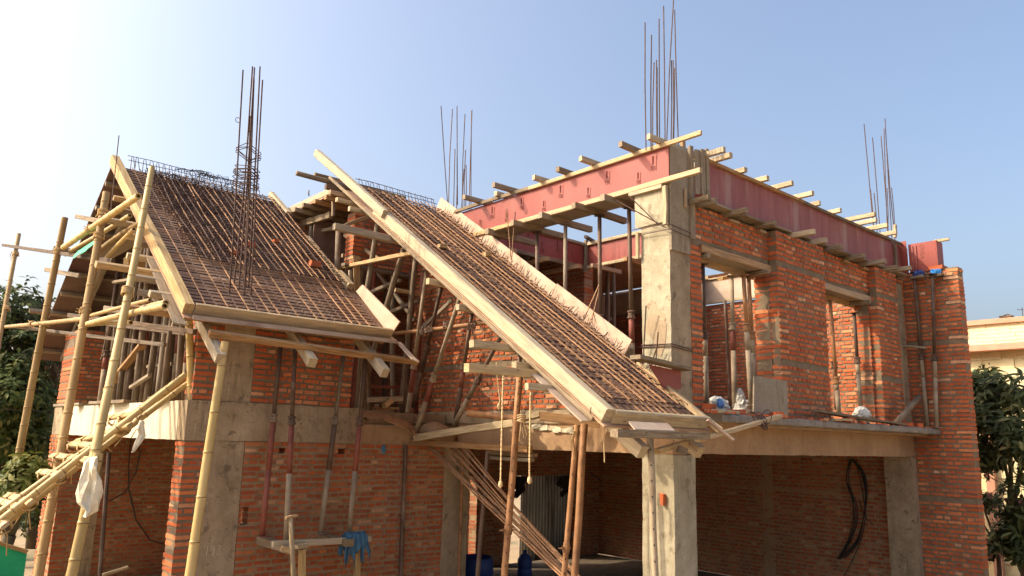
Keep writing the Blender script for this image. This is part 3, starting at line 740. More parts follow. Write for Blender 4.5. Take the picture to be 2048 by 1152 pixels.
# end beam over the end wall
EB = empty('beam_formwork', (XR, 8, 6), 'sunlit plywood beam formwork seen through the first door opening', 'formwork')
MB().box((XR-.03, 6.0, 5.90), (XR-.012, 14.2, 6.42)).build('side_panel', PLY_WORN, EB, (XR, 8, 6))
MB().box((XR-.01, 10.3, 5.84), (XR+.2, 14.2, 6.49)).build('sky_gap_filler', W_DARKPLY, EB, (XR, 12, 6))  # dark board added to close bright sky gaps above the end wall
timber('bottom_batten', (XR-.06, 6.0, 5.89), (XR-.06, 12.3, 5.89), .05, .06, W_PALE, parent=EB)
timber('top_batten', (XR-.06, 6.0, 6.44), (XR-.06, 12.3, 6.44), .05, .06, W_PALE, parent=EB)
# boxes of red plywood over the corner wall
CB = empty('beam_formwork', (XR, 5.3, 5.95), 'red plywood box formwork with printed letters on top of the corner wall', 'formwork')
panels = [((XR-.03, 5.19, 5.955), (XR-.012, 5.66, 6.50)), ((XR-.09, 5.664, 5.955), (XR-.07, 5.80, 6.42)), ((XR-.10, 5.665, 6.30), (XR-.092, 5.83, 6.56))]
for a, b in panels: MB().box(a, b).build('side_panel', PLY_RED, CB, a)
MB().box((XR-.03, 5.17, 5.955), (XR+.25, 5.188, 6.50)).build('end_panel', PLY_RED, CB, (XR, 5.17, 5.95))
timber('rail', (XR+.05, 4.98, 6.50), (XR+.05, 5.25, 6.50), .05, .05, W_PALE, parent=CB)
for y in (5.53, 5.59): timber('rib', (XR-.04, y, 6.0), (XR-.04, y, 6.46), .02, .012, PLY_DUSK, parent=CB, up=(1, 0, 0), warp=0, chip=.001)
fc = bpy.data.curves.new('printed_letters', 'FONT'); fc.body = 'OHSA'; fc.size = .105; fc.extrude = .001; fc.align_x = 'LEFT'
ft = bpy.data.objects.new('printed_letters', fc); COL.objects.link(ft); fc.materials.append(INK)
# letters run down the panel: text x -> -Z, text y -> -Y reversed so it reads on the -X face
lm = M(((0, 0, -1, XR-.0325), (0, -1, 0, 5.46), (-1, 0, 0, 6.47), (0, 0, 0, 1)))
me = bpy.data.meshes.new_from_object(ft); bpy.data.objects.remove(ft)
ft = bpy.data.objects.new('printed_letters', me); COL.objects.link(ft)
ft.parent = CB; ft.matrix_local = world_of(CB).inverted() @ lm
timber('upright', at(1790, 475, 1, Y1+.1), at(1790, 450, 1, Y1+.1), .07, .05, W_PALE, 'short upright timber by the thin rods above the corner wall', 'timber', up=(0, 1, 0))

# column head formwork at the near corner
CH = empty('column_formwork', (X1+.2, Y1, 6.2), 'grey plywood box around the head of the near corner column', 'formwork')
MB().box((X1-.003, Y1-.03, 5.15), (8.14, Y1-.008, 6.53), 0, .004).build('side_panel', PLY_GREY, CH, (X1, Y1, 5.2))
timber('upright_batten', (8.16, Y1-.055, 5.35), (8.16, Y1-.05, 6.62), .075, .05, W_GREY, parent=CH, up=(0, 1, 0))
timber('upright_batten', (8.02, Y1-.05, 5.75), (8.02, Y1-.05, 6.0), .03, .03, W_ORANGE, parent=CH, up=(0, 1, 0))
MB().box((X1-.03, Y1+.02, 5.52), (X1-.008, Y1+.53, 5.98), 0, .003).build('side_panel', CONC_L, CH, (X1, Y1, 5.5))
timber('edge_batten', (X1-.045, Y1+.03, 5.47), (X1-.045, Y1+.03, 5.98), .06, .05, W_PALE, parent=CH, up=(1, 0, 0))
timber('edge_batten', (X1-.05, Y1+.06, 5.985), (X1-.05, Y1+.6, 5.985), .06, .05, W_PALE, parent=CH)
timber('edge_batten', (X1-.045, Y1+.48, 5.10), (X1-.045, Y1+.48, 5.45), .05, .04, W_PALE, parent=CH, up=(1, 0, 0))
MB().tube([(X1-.3, Y1+.62, 5.86), (X1-.07, Y1+.0, 5.42)], .008, 5).tube([(X1-.25, Y1+.45, 5.9), (X1-.07, Y1+.12, 5.48)], .008, 5).tube(
    [(X1-.05, Y1+.56, 5.50), (X1-.07, Y1-.04, 5.47), (8.18, Y1-.06, 5.42)], .006, 5).tube([(X1-.04, Y1+.47, 5.41), (X1-.06, Y1-.05, 5.40), (8.18, Y1-.06, 5.36)], .006, 5).build('tie_rods', RUST_D, CH, (X1, Y1, 5.5))
cp = MB()
for k in range(5):
    x0 = 8.20+k*.062
    cp.box((x0, Y1-.10+(k % 2)*.018, 6.0-rnd(0, .04)), (x0+.060, Y1-.08+(k % 2)*.018, 6.58+k*.02))
cp.build('ribbed_panel', PLY_GREY, CH, (8.2, Y1, 6))
timber('upright_batten', (8.22, Y1+.12, 6.5), (8.22, Y1+.12, 6.82), .07, .05, W_ORANGE, parent=CH, up=(0, 1, 0))
MB().tube([(8.5, Y1-.1, 6.62), (8.66, Y1-.2, 6.64), (8.72, Y1-.24, 6.62)], .01, 5).build('tie_rods', RUST_D, CH, (8.5, Y1, 6.6))
# wires low on the column
mb = MB()
for z in (3.93, 3.96): mb.tube([(X1-.01, 6.28, z+.02), (X1-.015, Y1-.012, z), (8.17, Y1-.02, z-.03)], .007, 5)
for a, b in (((X1-.02, 6.26, 3.55), (X1-.13, 6.10, 4.45)), ((X1-.03, 6.2, 3.5), (X1-.1, 5.95, 3.95)), ((X1-.05, 6.05, 3.5), (X1-.15, 5.9, 4.1)), ((X1-.03, 5.9, 3.4), (X1-.06, 6.2, 3.85))):
    mb.tube([a, b], .009, 5)
tag(mb.build('tie_rods', RUST_D, None, (X1, Y1, 3.9)), 'bent tie rods and wires around the foot of the corner column', 'rebar')
RR = empty('formwork_scrap', (X1+.1, Y1-.1, 3.6), 'red plywood strip with timber cap at the foot of the corner column', 'formwork')
a = at(1270, 714, 1, Y1-.10); b = at(1373, 738, 1, Y1-.10)
timber('cap', a, b, .16, .05, W_GREY, parent=RR)
MB().prism([at(1300, 730, 1, Y1-.06), at(1362, 742, 1, Y1-.06), at(1362, 778, 1, Y1-.06), at(1330, 778, 1, Y1-.06)], (0, .02, 0)).build('side_panel', PLY_RED, RR, a)

# ================================================================ STARTER BARS
def rods(name, label, pairs, parent_loc, mat=RUST_D, r=.0085):
    root = empty(name, parent_loc, label, 'rebar', None)
    for p, q in pairs:
        p, q = V(p), V(q); m = (p+q)/2+V((rnd(-.012, .012), rnd(-.012, .012), 0))
        MB().tube([p, m, q], r, 5).build('rebar_rod', mat, root, p)
    return root
def vrods(pix, plane, jit=.06):
    out = []
    for (tx, ty, bx, by) in pix:
        o = plane+rnd(-jit, jit)
        out.append((at(bx, by, 1, o), at(tx, ty, 1, o)))
    return out
rods('column_rebar', 'tallest cluster of starter bars rising from the near corner column', vrods([(1290, 45, 1292, 300), (1303, 70, 1302, 300), (1308, 125, 1305, 300), (1313, 120, 1314, 300), (1314, 135, 1315, 300), (1318, 38, 1319, 295), (1327, 12, 1330, 290), (1347, 0, 1333, 290), (1349, 20, 1357, 300), (1343, 121, 1342, 290), (1346, 121, 1346, 290), (1349, 136, 1347, 290)], Y1+.25), (X1+.2, Y1+.2, 6.5))
rods('column_rebar', 'cluster of starter bars behind the red beam end beside the stair roof ridge', vrods([(882, 212, 896, 420), (905, 218, 897, 410), (914, 212, 915, 410), (930, 228, 924, 420), (944, 220, 938, 420), (943, 222, 942, 420), (910, 298, 907, 420), (914, 312, 913, 420), (931, 300, 928, 420), (928, 338, 923, 420), (932, 330, 931, 420)], 10.9, .12), (8, 10.9, 6.5))
rods('column_rebar', 'far cluster of thin starter bars above the end of the maroon formwork', vrods([(1728, 248, 1748, 470), (1745, 275, 1761, 478), (1762, 272, 1777, 480), (1768, 257, 1775, 470), (1770, 237, 1784, 480), (1773, 290, 1790, 480), (1741, 379, 1748, 470), (1748, 386, 1755, 475), (1774, 376, 1776, 480), (1783, 375, 1790, 470)], Y1+.3), (14.4, Y1+.3, 6.5))
rods('rebar_rod', 'pair of loose rods standing in front of the red beam by the stair roof edge', [(hit(1022, 520, R2, .05), at(1013, 418, 0, X1-.2)), (hit(1023, 525, R2, .05), at(1031, 424, 0, X1-.2))], hit(1022, 520, R2, 0), RUST)
rods('rebar_rod', 'pair of thin rods leaning from the stair roof towards the red banded prop', [(hit(1165, 645, R2, .05), at(1198, 570, 0, X1+.1)), (hit(1183, 640, R2, .05), at(1199, 575, 0, X1+.1))], hit(1165, 645, R2, 0), RUST)

# ================================================================ ROOF OF THE GABLED WING
RF = empty('roof_formwork', R1(3.2, 0), 'sloping formwork of the gabled wing roof: brown deck framed by timber edges', 'roof formwork')
L1 = 5.15
xL, xRt = 3.10, 6.08
MB().add([R1(xL, -.12, -.15), R1(xRt, -.12, -.15), R1(xRt, L1, -.15), R1(xL, L1, -.15), R1(xL, -.12, -.13), R1(xRt, -.12, -.13), R1(xRt, L1, -.13), R1(xL, L1, -.13)],
         [(0, 3, 2, 1), (4, 5, 6, 7), (0, 1, 5, 4), (1, 2, 6, 5), (2, 3, 7, 6), (3, 0, 4, 7)]).build('roof_deck', PLY_DECK, RF, R1(xL, 0))
pk = R1(0, L1, -.14)
def R1b(x, s, n=0): return V((x, pk.y+s*math.cos(th1)+n*math.sin(th1), pk.z-s*math.sin(th1)+n*math.cos(th1)))
MB().add([R1b(xL+.02, 0, -.01), R1b(xRt, 0, -.01), R1b(xRt, 5.2, -.01), R1b(xL+.02, 5.2, -.01), R1b(xL+.02, 0, .01), R1b(xRt, 0, .01), R1b(xRt, 5.2, .01), R1b(xL+.02, 5.2, .01)],
         [(0, 3, 2, 1), (4, 5, 6, 7), (0, 1, 5, 4), (1, 2, 6, 5), (2, 3, 7, 6), (3, 0, 4, 7)]).build('roof_deck', W_DARKPLY, RF, pk)
nrm1 = V((0, -math.sin(th1), math.cos(th1)))
timber('rake_board', R1(3.16, -.02, -.07), R1(3.16, 2.85, -.07), .12, .15, W_NEW, parent=RF, up=nrm1, warp=.01, chip=.01)
timber('rake_board', R1(3.17, 2.86, -.07), R1(3.17, L1+.14, -.07), .13, .16, W_NEW, parent=RF, up=nrm1, warp=.01, chip=.01)
timber('eave_board', R1(3.235, 0, -.06), R1(6.0, 0, -.06), .05, .14, W_NEW, parent=RF, up=nrm1)
MB().box((3.2, 9.30, 4.06), (6.05, 9.335, 4.115), 0, .003).build('deck_lip', PLY_WORN, RF, (3.2, 9.3, 4.06))
# strip of ply under the rake
timber('rake_strip', R1(3.05, -.22, -.18), R1(3.09, 1.6, -.17), .16, .02, W_GREY, parent=RF, up=nrm1)
# right edge: pink panel, low timber, top timber
o = MB().prism([R1(6.03, .05, -.12), R1(6.05, .0, .14), R1(6.03, 1.25, .10), R1(6.0, 1.3, -.05)], (.02, 0, 0)).build('edge_panel', PLY_PINK, RF, R1(6, 0))
timber('rake_board', R1(5.97, 1.45, -.05), R1(5.97, 1.95, -.05), .1, .1, W_PALE, parent=RF, up=nrm1)
timber('rake_board', R1(5.95, 1.95, -.06), R1(5.95, 3.35, -.06), .06, .08, W_PALE, parent=RF, up=nrm1)
timber('rake_board', R1(5.93, 4.3, -.04), R1(5.93, 5.3, -.04), .09, .13, W_PALE, parent=RF, up=nrm1)
MB().prism([R1(6.09, -.05, -.16), R1(6.17, -.05, -.16), R1(6.18, -.62, -.15), R1(6.09, -.55, -.15)], nrm1*.015).build('deck_scrap', PLY_WORN, RF, R1(6.1, -.1))
# battens and joists along X under the deck
for i, (s, x0, x1, mat) in enumerate([(.12, 2.55, 6.0, W_ORANGE), (-.28, 3.38, 6.42, W_ORANGE)]):
    timber('batten', R1(x0, s, -.22), R1(x1, s, -.24-i*.08), .07, .08, mat, ['upper long batten under the gabled roof eave board', 'lower long batten under the gabled roof eave, resting on rafter ends'][i], 'timber batten', up=nrm1)
js = [(.55, 2.86), (.95, 2.72), (1.18, 2.35), (1.6, 2.78), (2.1, 3.0), (2.3, 2.9), (2.75, 2.72), (3.25, 2.95), (3.75, 2.95)]
for i, (s, x0) in enumerate(js):
    timber('joist', R1(x0, s, -.20), R1(5.9, s, -.20), .065, .08, [W_PALE, W_GREY, W_NEW][i % 3], '%s joist up from the eave, end showing under the near gable rake' % ORD[i], 'timber joist', 'joists under the gabled roof', up=nrm1)
for i in range(9):
    s = .35+i*.56
    p = R1b(3.15-rnd(0, .03) if i not in (3, 6) else 2.75, s, -.065); q = R1b(5.9, s, -.06)
    timber('joist', p, q, .07, .08, W_GREY, '%s joist down from the ridge, end showing under the far gable slope' % ORD[i], 'timber joist', 'joists under the far roof slope', up=(0, math.sin(th1), math.cos(th1)))
# sloping rafters under the deck that stick out at the eave
for i, (x, s0) in enumerate([(3.47, -.62), (4.68, -.52), (5.72, -.62)]):
    timber('rafter', R1(x, s0, -.36), R1(x, 4.6, -.33), .11, .13, W_PALE, ['thick rafter end at the gabled wing corner, carried by the leaning bamboo', 'thick rafter end at the middle of the gabled roof eave', 'thick rafter end under the pink edge panel of the gabled roof'][i], 'timber rafter', 'rafters under the gabled roof', up=nrm1)
for i, x in enumerate((3.6, 4.7)):
    timber('rafter', R1b(x, .1, -.18), R1b(x, 4.9, -.18), .1, .12, W_GREY, ['nearer far slope rafter behind the gable props', 'deeper far slope rafter behind the gable props'][i], 'timber rafter', up=(0, math.sin(th1), math.cos(th1)))
timber('brace', at(285, 690, 0, 3.7), at(213, 780, 0, 3.7), .12, .05, W_ORANGE, 'raw orange brace board inside the open gable', 'timber brace')
timber('brace', at(170, 520, 0, 3.5)+V((0, 0, 0)), at(135, 640, 0, 3.5), .10, .05, W_GREY, 'grey brace hanging under the far gable slope', 'timber brace')

def mat_mesh(name, label, Rf, xs, ss, x0, x1, s0, s1, n0, mats, r=.0065, wob=.012, top=None, top_s=None, cmats=None):
    """tied reinforcement mat: every bar is a part"""
    root = empty(name, Rf(x0, s0), label, 'rebar mat')
    def bar(nm, pts, m): MB().tube(pts, r, 5).build(nm, m, root, pts[0])
    for x in xs:
        k = 6; w = rnd(-wob, wob)
        bar('long_bar', [Rf(x+w*math.sin(i*1.3+x*7), s0+(s1-s0)*i/k, n0+.014) for i in range(k+1)], random.choice(mats))
    for s in ss:
        k = 5; e0, e1 = rnd(-.03, .03), rnd(-.05, .05); w = rnd(-.012, .012)
        bar('cross_bar', [Rf(x0+e0+(x1+e1-x0-e0)*i/k, s+w*math.sin(i*1.7+s*9)+rnd(-.004, .004), n0+rnd(-.006, .006)) for i in range(k+1)], random.choice(cmats or mats))
    return root
fr = lambda a, b, n: [a+(b-a)*i/(n-1) for i in range(n)]
mat_mesh('rebar_mat', 'lower rusty rebar mesh laid over the whole gabled roof deck', R1, fr(3.42, 5.88, 19), fr(.06, 5.02, 52), 3.27, 5.93, -.02, 5.1, -.09, [RUST, RUST, RUST_D], r=.009, wob=.018, cmats=[RUST_D, RUST])
mat_mesh('rebar_mat', 'upper dense rebar layer over the higher part of the gabled roof', R1, fr(3.72, 5.9, 20), fr(1.55, 5.05, 44), 3.62, 5.95, 1.5, 5.1, -.02, [RUST, RUST, RUST_D], r=.0085, wob=.035, cmats=[RUST_D])
# chairs and loose coils between the layers
mb = MB()
for i in range(430):
    x, s = rnd(3.55, 4.5) if i % 4 else rnd(3.6, 5.9), (rnd(1.6, 5.0) if i % 2 else rnd(3.2, 5.05))
    a = rnd(-.06, .06)
    mb.tube([R1(x, s, -.08), R1(x+a, s+.03, -.0), R1(x+a+.05, s+.05, .015), R1(x+a*.5+.06, s+.1, -.06)], .0055, 4)
tag(mb.build('bar_spacers', RUST_D, None, R1(4.2, 3)), 'tangle of bent spacer bars between the two gabled roof rebar layers', 'rebar', kind='stuff')
def ridge_loops(label, Rf, x0, x1, s, n, rr):
    root = empty('ridge_rebar', Rf(x0, s), label, 'rebar')
    MB().tube([Rf(x0+(x1-x0)*i/6, s+.02, .09+rnd(-.01, .01)) for i in range(7)], rr, 5).build('ridge_bar', RUST_D, root, Rf(x0, s))
    MB().tube([Rf(x0+(x1-x0)*i/6, s-.1, .05+rnd(-.01, .01)) for i in range(7)], rr, 5).build('ridge_bar', RUST_D, root, Rf(x0, s))
    for i in range(n):
        x = x0+(x1-x0)*(i+.5)/n+rnd(-.02, .02); a = rnd(.03, .06)
        MB().tube([Rf(x-a, s-.25, -.08), Rf(x-a*.4, s-.03, .07), Rf(x, s+.03, .10), Rf(x+a*.4, s-.02, .09), Rf(x+a, s-.2, -.05)], rr, 4).build('hook_bar', RUST_D, root, Rf(x, s))
ridge_loops('row of bent hook bars along the ridge of the gabled roof', R1, 3.32, 5.6, L1, 22, .006)
mb = MB()
for k in range(26):
    x = 4.62+rnd(-.3, .35); mb.tube([R1(x, L1-.25+rnd(-.1, .1), .05), R1(x+rnd(-.2, .2), L1-.02, .13+rnd(-.03, .03)), R1(x+rnd(-.4, .4), L1-.05, .07)], .005, 4)
tag(mb.build('wire_bundle', WIRE, None, R1(4.6, L1)), 'small black bundle of binding wire lying on the gabled roof ridge', 'wire', kind='stuff')
# column bars through the gabled roof, with stirrups
yc = 10.16
pix = [(486, 140, 472, 385, 466, 520), (505, 133, 489, 370, 470, 548), (509, 135, 494, 370, 480, 555), (507, 155, 497, 380, 490, 550), (508, 158, 500, 380, 492, 555), (520, 133, 508, 380, 500, 548), (525, 160, 512, 390, 507, 540), (500, 232, 496, 400, 494, 550)]
cr = empty('column_rebar', at(485, 550, 1, yc), 'starter bars with stacked stirrups standing through the gabled roof mesh', 'rebar')
for k, (ax, ay, bx, by, cx, cy) in enumerate(pix):
    o = yc+(.12 if k % 2 else -.1)
    p, q, r_ = at(cx, cy, 1, o), at(bx, by, 1, o), at(ax, ay, 1, o)
    p.z = min(p.z, R1(0, (o-9.35)/math.cos(th1)).z+.0) - .25
    MB().tube([p, q, r_], .0105, 6).build('rebar_rod', RUST_D, cr, p)
ctr = at(493, 350, 1, yc)
def stirrup(c, w, tilt, turn, r=.006):
    pts = []
    for a, b in ((-1, -1), (1, -1), (1, 1), (-1, 1), (-1, -1), (-.6, -1.05)):
        v = V((a*w, b*w, 0)); v.rotate(M.Rotation(turn, 3, 'Z')); v.rotate(M.Rotation(tilt, 3, 'X')); v.rotate(M.Rotation(rnd(-.1, .1), 3, 'Y'))
        pts.append(c+v)
    out = []
    for i in range(len(pts)-1):
        out += [pts[i].lerp(pts[i+1], .08), pts[i].lerp(pts[i+1], .92)]
    return MB().tube(out, r, 5)
for k in range(13):
    z = [.20, .02, -.02, .05, -.06, .0, -.1, -.14, -.17, .08, -.2, .17, .23][k]+rnd(-.01, .01)
    if k in (0, 11, 12): c = ctr+V((0, 0, z+.12)); t = .9+rnd(-.1, .15)
    else: c = ctr+V((rnd(-.015, .015), 0, z)); t = rnd(-.12, .12)
    stirrup(c, .135, t, R(40)+rnd(-.15, .15)).build('stirrup', RUST_D, cr, c)
c0 = at(476, 240, 1, yc)
MB().tube([c0+V((.035*math.cos(a), 0, .035*math.sin(a))) for a in [i*.6 for i in range(11)]], .005, 4).build('wire_loop', RUST_D, cr, c0)
rods('rebar_rod', 'single thin rod standing at the gable peak beside the rake board', [(at(222, 420, 0, 3.06), at(238, 271, 0, 3.06))], at(222, 420, 0, 3.06), RUST_D)
for i, (px, py, s) in enumerate(((500, 488, 1), (552, 482, .8), (628, 528, 1.2), (470, 505, .8))):
    c = hit(px, py, R1, .02); r_ = .045*s
    mb = MB().box((c.x-r_*1.3, c.y-r_, c.z-r_*.7), (c.x+r_*1.3, c.y+r_, c.z+r_*.7), 0, r_*.35)
    tag(mb.build('brick_fragment', BRICK, None, c), ['brick fragment beside the starter bars on the gabled roof mesh', 'brick fragment above the starter bar foot on the gabled roof mesh', 'largest brick fragment near the low edge timber of the gabled roof mesh', 'small brick bit between starter bars on the gabled roof mesh'][i], 'brick', 'brick fragments on the gabled roof')

# ================================================================ SLOPING STAIR ROOF
SF = empty('roof_formwork', R2(6, 0), 'sloping formwork of the long stair roof with pale timber and red ply edges', 'roof formwork')
L2 = 6.55
nrm2 = V((0, -math.sin(th2), math.cos(th2)))
def slab_on(Rf, x0, x1, s0, s1, n0, n1):
    return MB().add([Rf(x0, s0, n0), Rf(x1, s0, n0), Rf(x1, s1, n0), Rf(x0, s1, n0), Rf(x0, s0, n1), Rf(x1, s0, n1), Rf(x1, s1, n1), Rf(x0, s1, n1)],
                    [(0, 3, 2, 1), (4, 5, 6, 7), (0, 1, 5, 4), (1, 2, 6, 5), (2, 3, 7, 6), (3, 0, 4, 7)])
slab_on(R2, 5.86, 7.66, -.06, L2, -.15, -.13).build('roof_deck', PLY_DECK, SF, R2(6, 0))
timber('rake_board', R2(5.93, .0, -.055), R2(5.93, 5.55, -.055), .13, .15, W_PALE, parent=SF, up=nrm2, warp=.015, chip=.012)
timber('rake_board', R2(5.86, 5.2, -.0), R2(5.84, 7.95, .02), .10, .13, W_PALE, parent=SF, up=nrm2, warp=.015, chip=.012)
timber('rake_strip', R2(5.855, .1, -.16), R2(5.84, 7.2, -.155), .035, .05, W_GREY, parent=SF, up=nrm2)
timber('eave_board', R2(5.985, 0, -.055), R2(7.58, -.02, -.055), .06, .15, W_PALE, parent=SF, up=nrm2, chip=.012)
slab_on(R2, 7.70, 7.72, 1.55, 3.2, -.12, .15).build('edge_panel', PLY_PINK, SF, R2(7.7, 2))
slab_on(R2, 7.70, 7.72, 3.21, 6.7, -.12, .13).build('edge_panel', PLY_PINK, SF, R2(7.7, 4))
timber('rake_board', R2(7.60, -.2, -.035), R2(7.60, 1.22, -.03), .07, .07, W_NEW, parent=SF, up=nrm2)
# flat deck beside the ridge, its edge timber and joists
FD = empty('flat_deck_formwork', (6.05, 12.4, 6.86), 'flat deck formwork with bleached edge timber between the two roofs', 'formwork')
timber('edge_timber', (6.1, 11.45, 6.87), (6.1, 13.6, 6.83), .08, .12, W_PALE, parent=FD, warp=.01, chip=.012)
MB().box((6.06, 11.4, 6.77), (7.9, 14.0, 6.79)).build('deck', PLY_DECK, FD, (6, 11.4, 6.8))
for i in range(6):
    y = 11.62+i*.36
    timber('joist', (6.0-rnd(0, .08), y, 6.72), (7.8, y, 6.72), .065, .08, W_ORANGE if i < 2 else W_GREY, '%s joist from the stair roof under the flat deck edge' % ORD[i], 'timber joist', 'joists under the flat deck')
timber('bearer', at(605, 447, 0, 6.3), at(662, 430, 0, 6.3), .07, .12, W_GREY, 'grey bearer hanging below the flat deck joists', 'timber bearer')
pole('post', at(622, 495, 0, 6.35), at(624, 450, 0, 6.35), .045, .045, W_POST, 'short post under the grey bearer of the flat deck', 'post')
timber('post', at(666, 432, 0, 6.15), at(666, 391, 0, 6.15), .05, .05, W_GREY, 'small upright post at the near end of the flat deck', 'post', up=(0, 1, 0))
rods('rebar_rod', 'tiny rod end above the flat deck edge timber', [(at(618, 392, 1, 12.5), at(618, 381, 1, 12.5))], at(618, 392, 1, 12.5), RUST_D, .012)
# joists under the stair roof: X direction, free ends on the gable side
jl = [((593, 346), (690, 368), .035), ((629, 348), (680, 360), .03), ((651, 373), (715, 392), .045), ((659, 384), (730, 405), .04), ((673, 399), (745, 415), .04), ((698, 417), (760, 434), .045), ((668, 453), (815, 489), .055),
      ((865, 545), (885, 551), .045), ((855, 562), (925, 580), .045), ((915, 614), (975, 632), .045), ((943, 687), (1056, 707), .05), ((933, 735), (1075, 757), .052), ((1028, 730), (1115, 742), .045), ((1053, 773), (1110, 785), .045)]
for i, ((ax, ay), (bx, by), w) in enumerate(jl):
    t = hit(ax, ay, R2, -.225); b = t; z = t.z
    if i in (0,): pole('joist', (t.x, b.y, z), (7.4, b.y, z), .042, .042, W_POST, 'longest round joist under the top of the stair roof, pointing out at the sky', 'timber joist')
    else:
        timber('joist', (t.x, b.y, z), (7.5 if i != 6 else 6.1, b.y, z), w*1.5, w*1.7, [W_PALE, W_GREY, W_DARK, W_ORANGE, W_PALE, W_PALE, W_GREY, W_GREY, W_NEW, W_PALE, W_PALE, W_NEW, W_PALE, W_PALE][i], '%s joist end down from the ridge, jutting from under the stair roof' % ORD[i], 'timber joist', 'joist ends under the stair roof')
timber('brace', at(682, 535, 0, 6.4), at(830, 505, 0, 6.4), .06, .06, W_NEW, 'bright sunlit brace crossing the props between the roofs', 'timber brace')
timber('brace', at(685, 453, 1, 11.0), at(738, 433, 1, 11.0), .06, .06, W_ORANGE, 'orange brace tucked under the stair roof joists', 'timber brace')
# steel mesh of the stair roof
mat_mesh('rebar_mat', 'lower rusty rebar mesh laid along the long stair roof', R2, fr(6.06, 7.6, 15), fr(.1, 6.5, 62), 6.02, 7.62, 0.0, 6.6, -.085, [RUST, RUST, RUST_D], r=.009, cmats=[RUST_D, RUST])
mat_mesh('rebar_mat', 'upper rusty rebar mesh of the long stair roof', R2, fr(6.12, 7.54, 12), fr(.4, 6.5, 52), 6.02, 7.66, .3, 6.6, -.03, [RUST, RUST, RUST_D], r=.009, wob=.025, cmats=[RUST_D, RUST])
ridge_loops('row of hook bars along the top of the stair roof', R2, 5.95, 7.5, L2, 13, .006)
mb = MB()
for i in range(120):
    s = rnd(.9, 6.3); x = 7.60+rnd(-.06, .04); h = rnd(.02, .10)
    mb.tube([R2(x-.08, s, -.08), R2(x, s+rnd(-.02, .02), -.03), R2(x+rnd(-.01, .02), s+rnd(-.04, .05), h)], .005, 4)
tag(mb.build('bar_ends', RUST_D, None, R2(7.6, 3)), 'bristling bent bar ends along the red ply edge of the stair roof', 'rebar', kind='stuff')
for i, (px, py, s) in enumerate(((884, 493, 1), (974, 509, 1))):
    c = hit(px, py, R2, .0)
    tag(MB().box((c.x-.06, c.y-.04, c.z-.03), (c.x+.06, c.y+.04, c.z+.03), 0, .012).build('wood_block', W_NEW, None, c), ['small wood block on the stair roof mesh near the pale rake board', 'small wood block on the stair roof mesh near the red ply edge'][i], 'wood block')
# loose ply at the eave and timbers below it
o = MB().prism([hit(1057, 741, R2, -.2), hit(1120, 744, R2, -.2), hit(1238, 842, R2, -.2), hit(1163, 841, R2, -.2)], nrm2*-.016).build('plywood_sheet', PLY_WORN, None, R2(5.7, .5, -.2))
tag(o, 'worn plywood sheet sticking out beside the low end of the stair roof', 'plywood sheet')
nl = [V((0, 0, 0))]
MB().tube([hit(1180, 830, R2, -.19), hit(1182, 815, R2, .0)], .005, 4).tube([hit(1150, 790, R2, -.19), hit(1152, 778, R2, -.06)], .004, 4).build('nails', RUST_D, o, R2(5.7, .5))
o = MB().prism([at(1257, 842, 1, 5.10), at(1335, 846, 1, 5.10), at(1350, 861, 1, 4.98), at(1270, 858, 1, 4.98)], (0, 0, -.018)).build('plywood_sheet', PLY_WORN, None, at(1300, 850, 1, 5.1))
tag(o, 'small grey plywood offcut under the stair roof eave board', 'plywood sheet')
timber('batten', at(1228, 866, 1, 4.97), at(1414, 872, 1, 5.02), .09, .08, W_GREY, 'long grey batten below the stair roof eave, resting on rafter ends', 'timber batten')
for i, (p, lab) in enumerate((((1286, 905), 'thick rafter end left of the ground column under the stair roof eave'.replace('left of', 'reaching over')), ((1400, 905), 'thick rafter end under the low corner of the stair roof'))):
    e = hit(p[0], p[1], R2, -.36)
    s = (e.y-5.2+(-.36)*math.sin(th2))/math.cos(th2)
    timber('rafter', R2(e.x, s, -.36), R2(e.x, 4.0, -.34), .12, .14, W_PALE, lab, 'timber rafter', 'rafters under the stair roof', up=nrm2)
timber('brace', at(1313, 903, 1, 5.3), at(1372, 886, 1, 5.4), .07, .06, W_NEW, 'short diagonal brace in front of the beam above the ground column', 'timber brace')
timber('block', at(1356, 897, 1, 5.25), at(1372, 905, 1, 5.2), .08, .08, W_DARK, 'dark end grain block tucked between brace and rafter end', 'wood block')
timber('pole', at(1395, 880, 1, 5.1), at(1560, 832, 1, 5.30), .07, .05, W_NEW, 'slanting timber tied with wire lying against the slab edge', 'timber')
mb = MB()
c = at(1525, 840, 1, 5.24)
for k in range(9):
    cc = c+V((rnd(-.16, .16), rnd(-.03, .03), rnd(-.05, .05))); r_ = rnd(.05, .1); t = rnd(0, 1.5)
    mb.tube([cc+V((.35*r_*math.cos(a), r_*math.sin(a)*.7, r_*math.sin(a+t))) for a in [i*.55 for i in range(13)]], .006, 4)
tag(mb.build('tie_wire', RUST_D, None, c), 'loops of rusty tie wire around the slanting timber end at the slab edge', 'wire')
timber('strip', at(1415, 840, 1, 4.98), at(1466, 880, 1, 4.82), .09, .02, PLY_WORN, 'dark splintered strip hanging at the low corner of the stair roof', 'plywood strip')

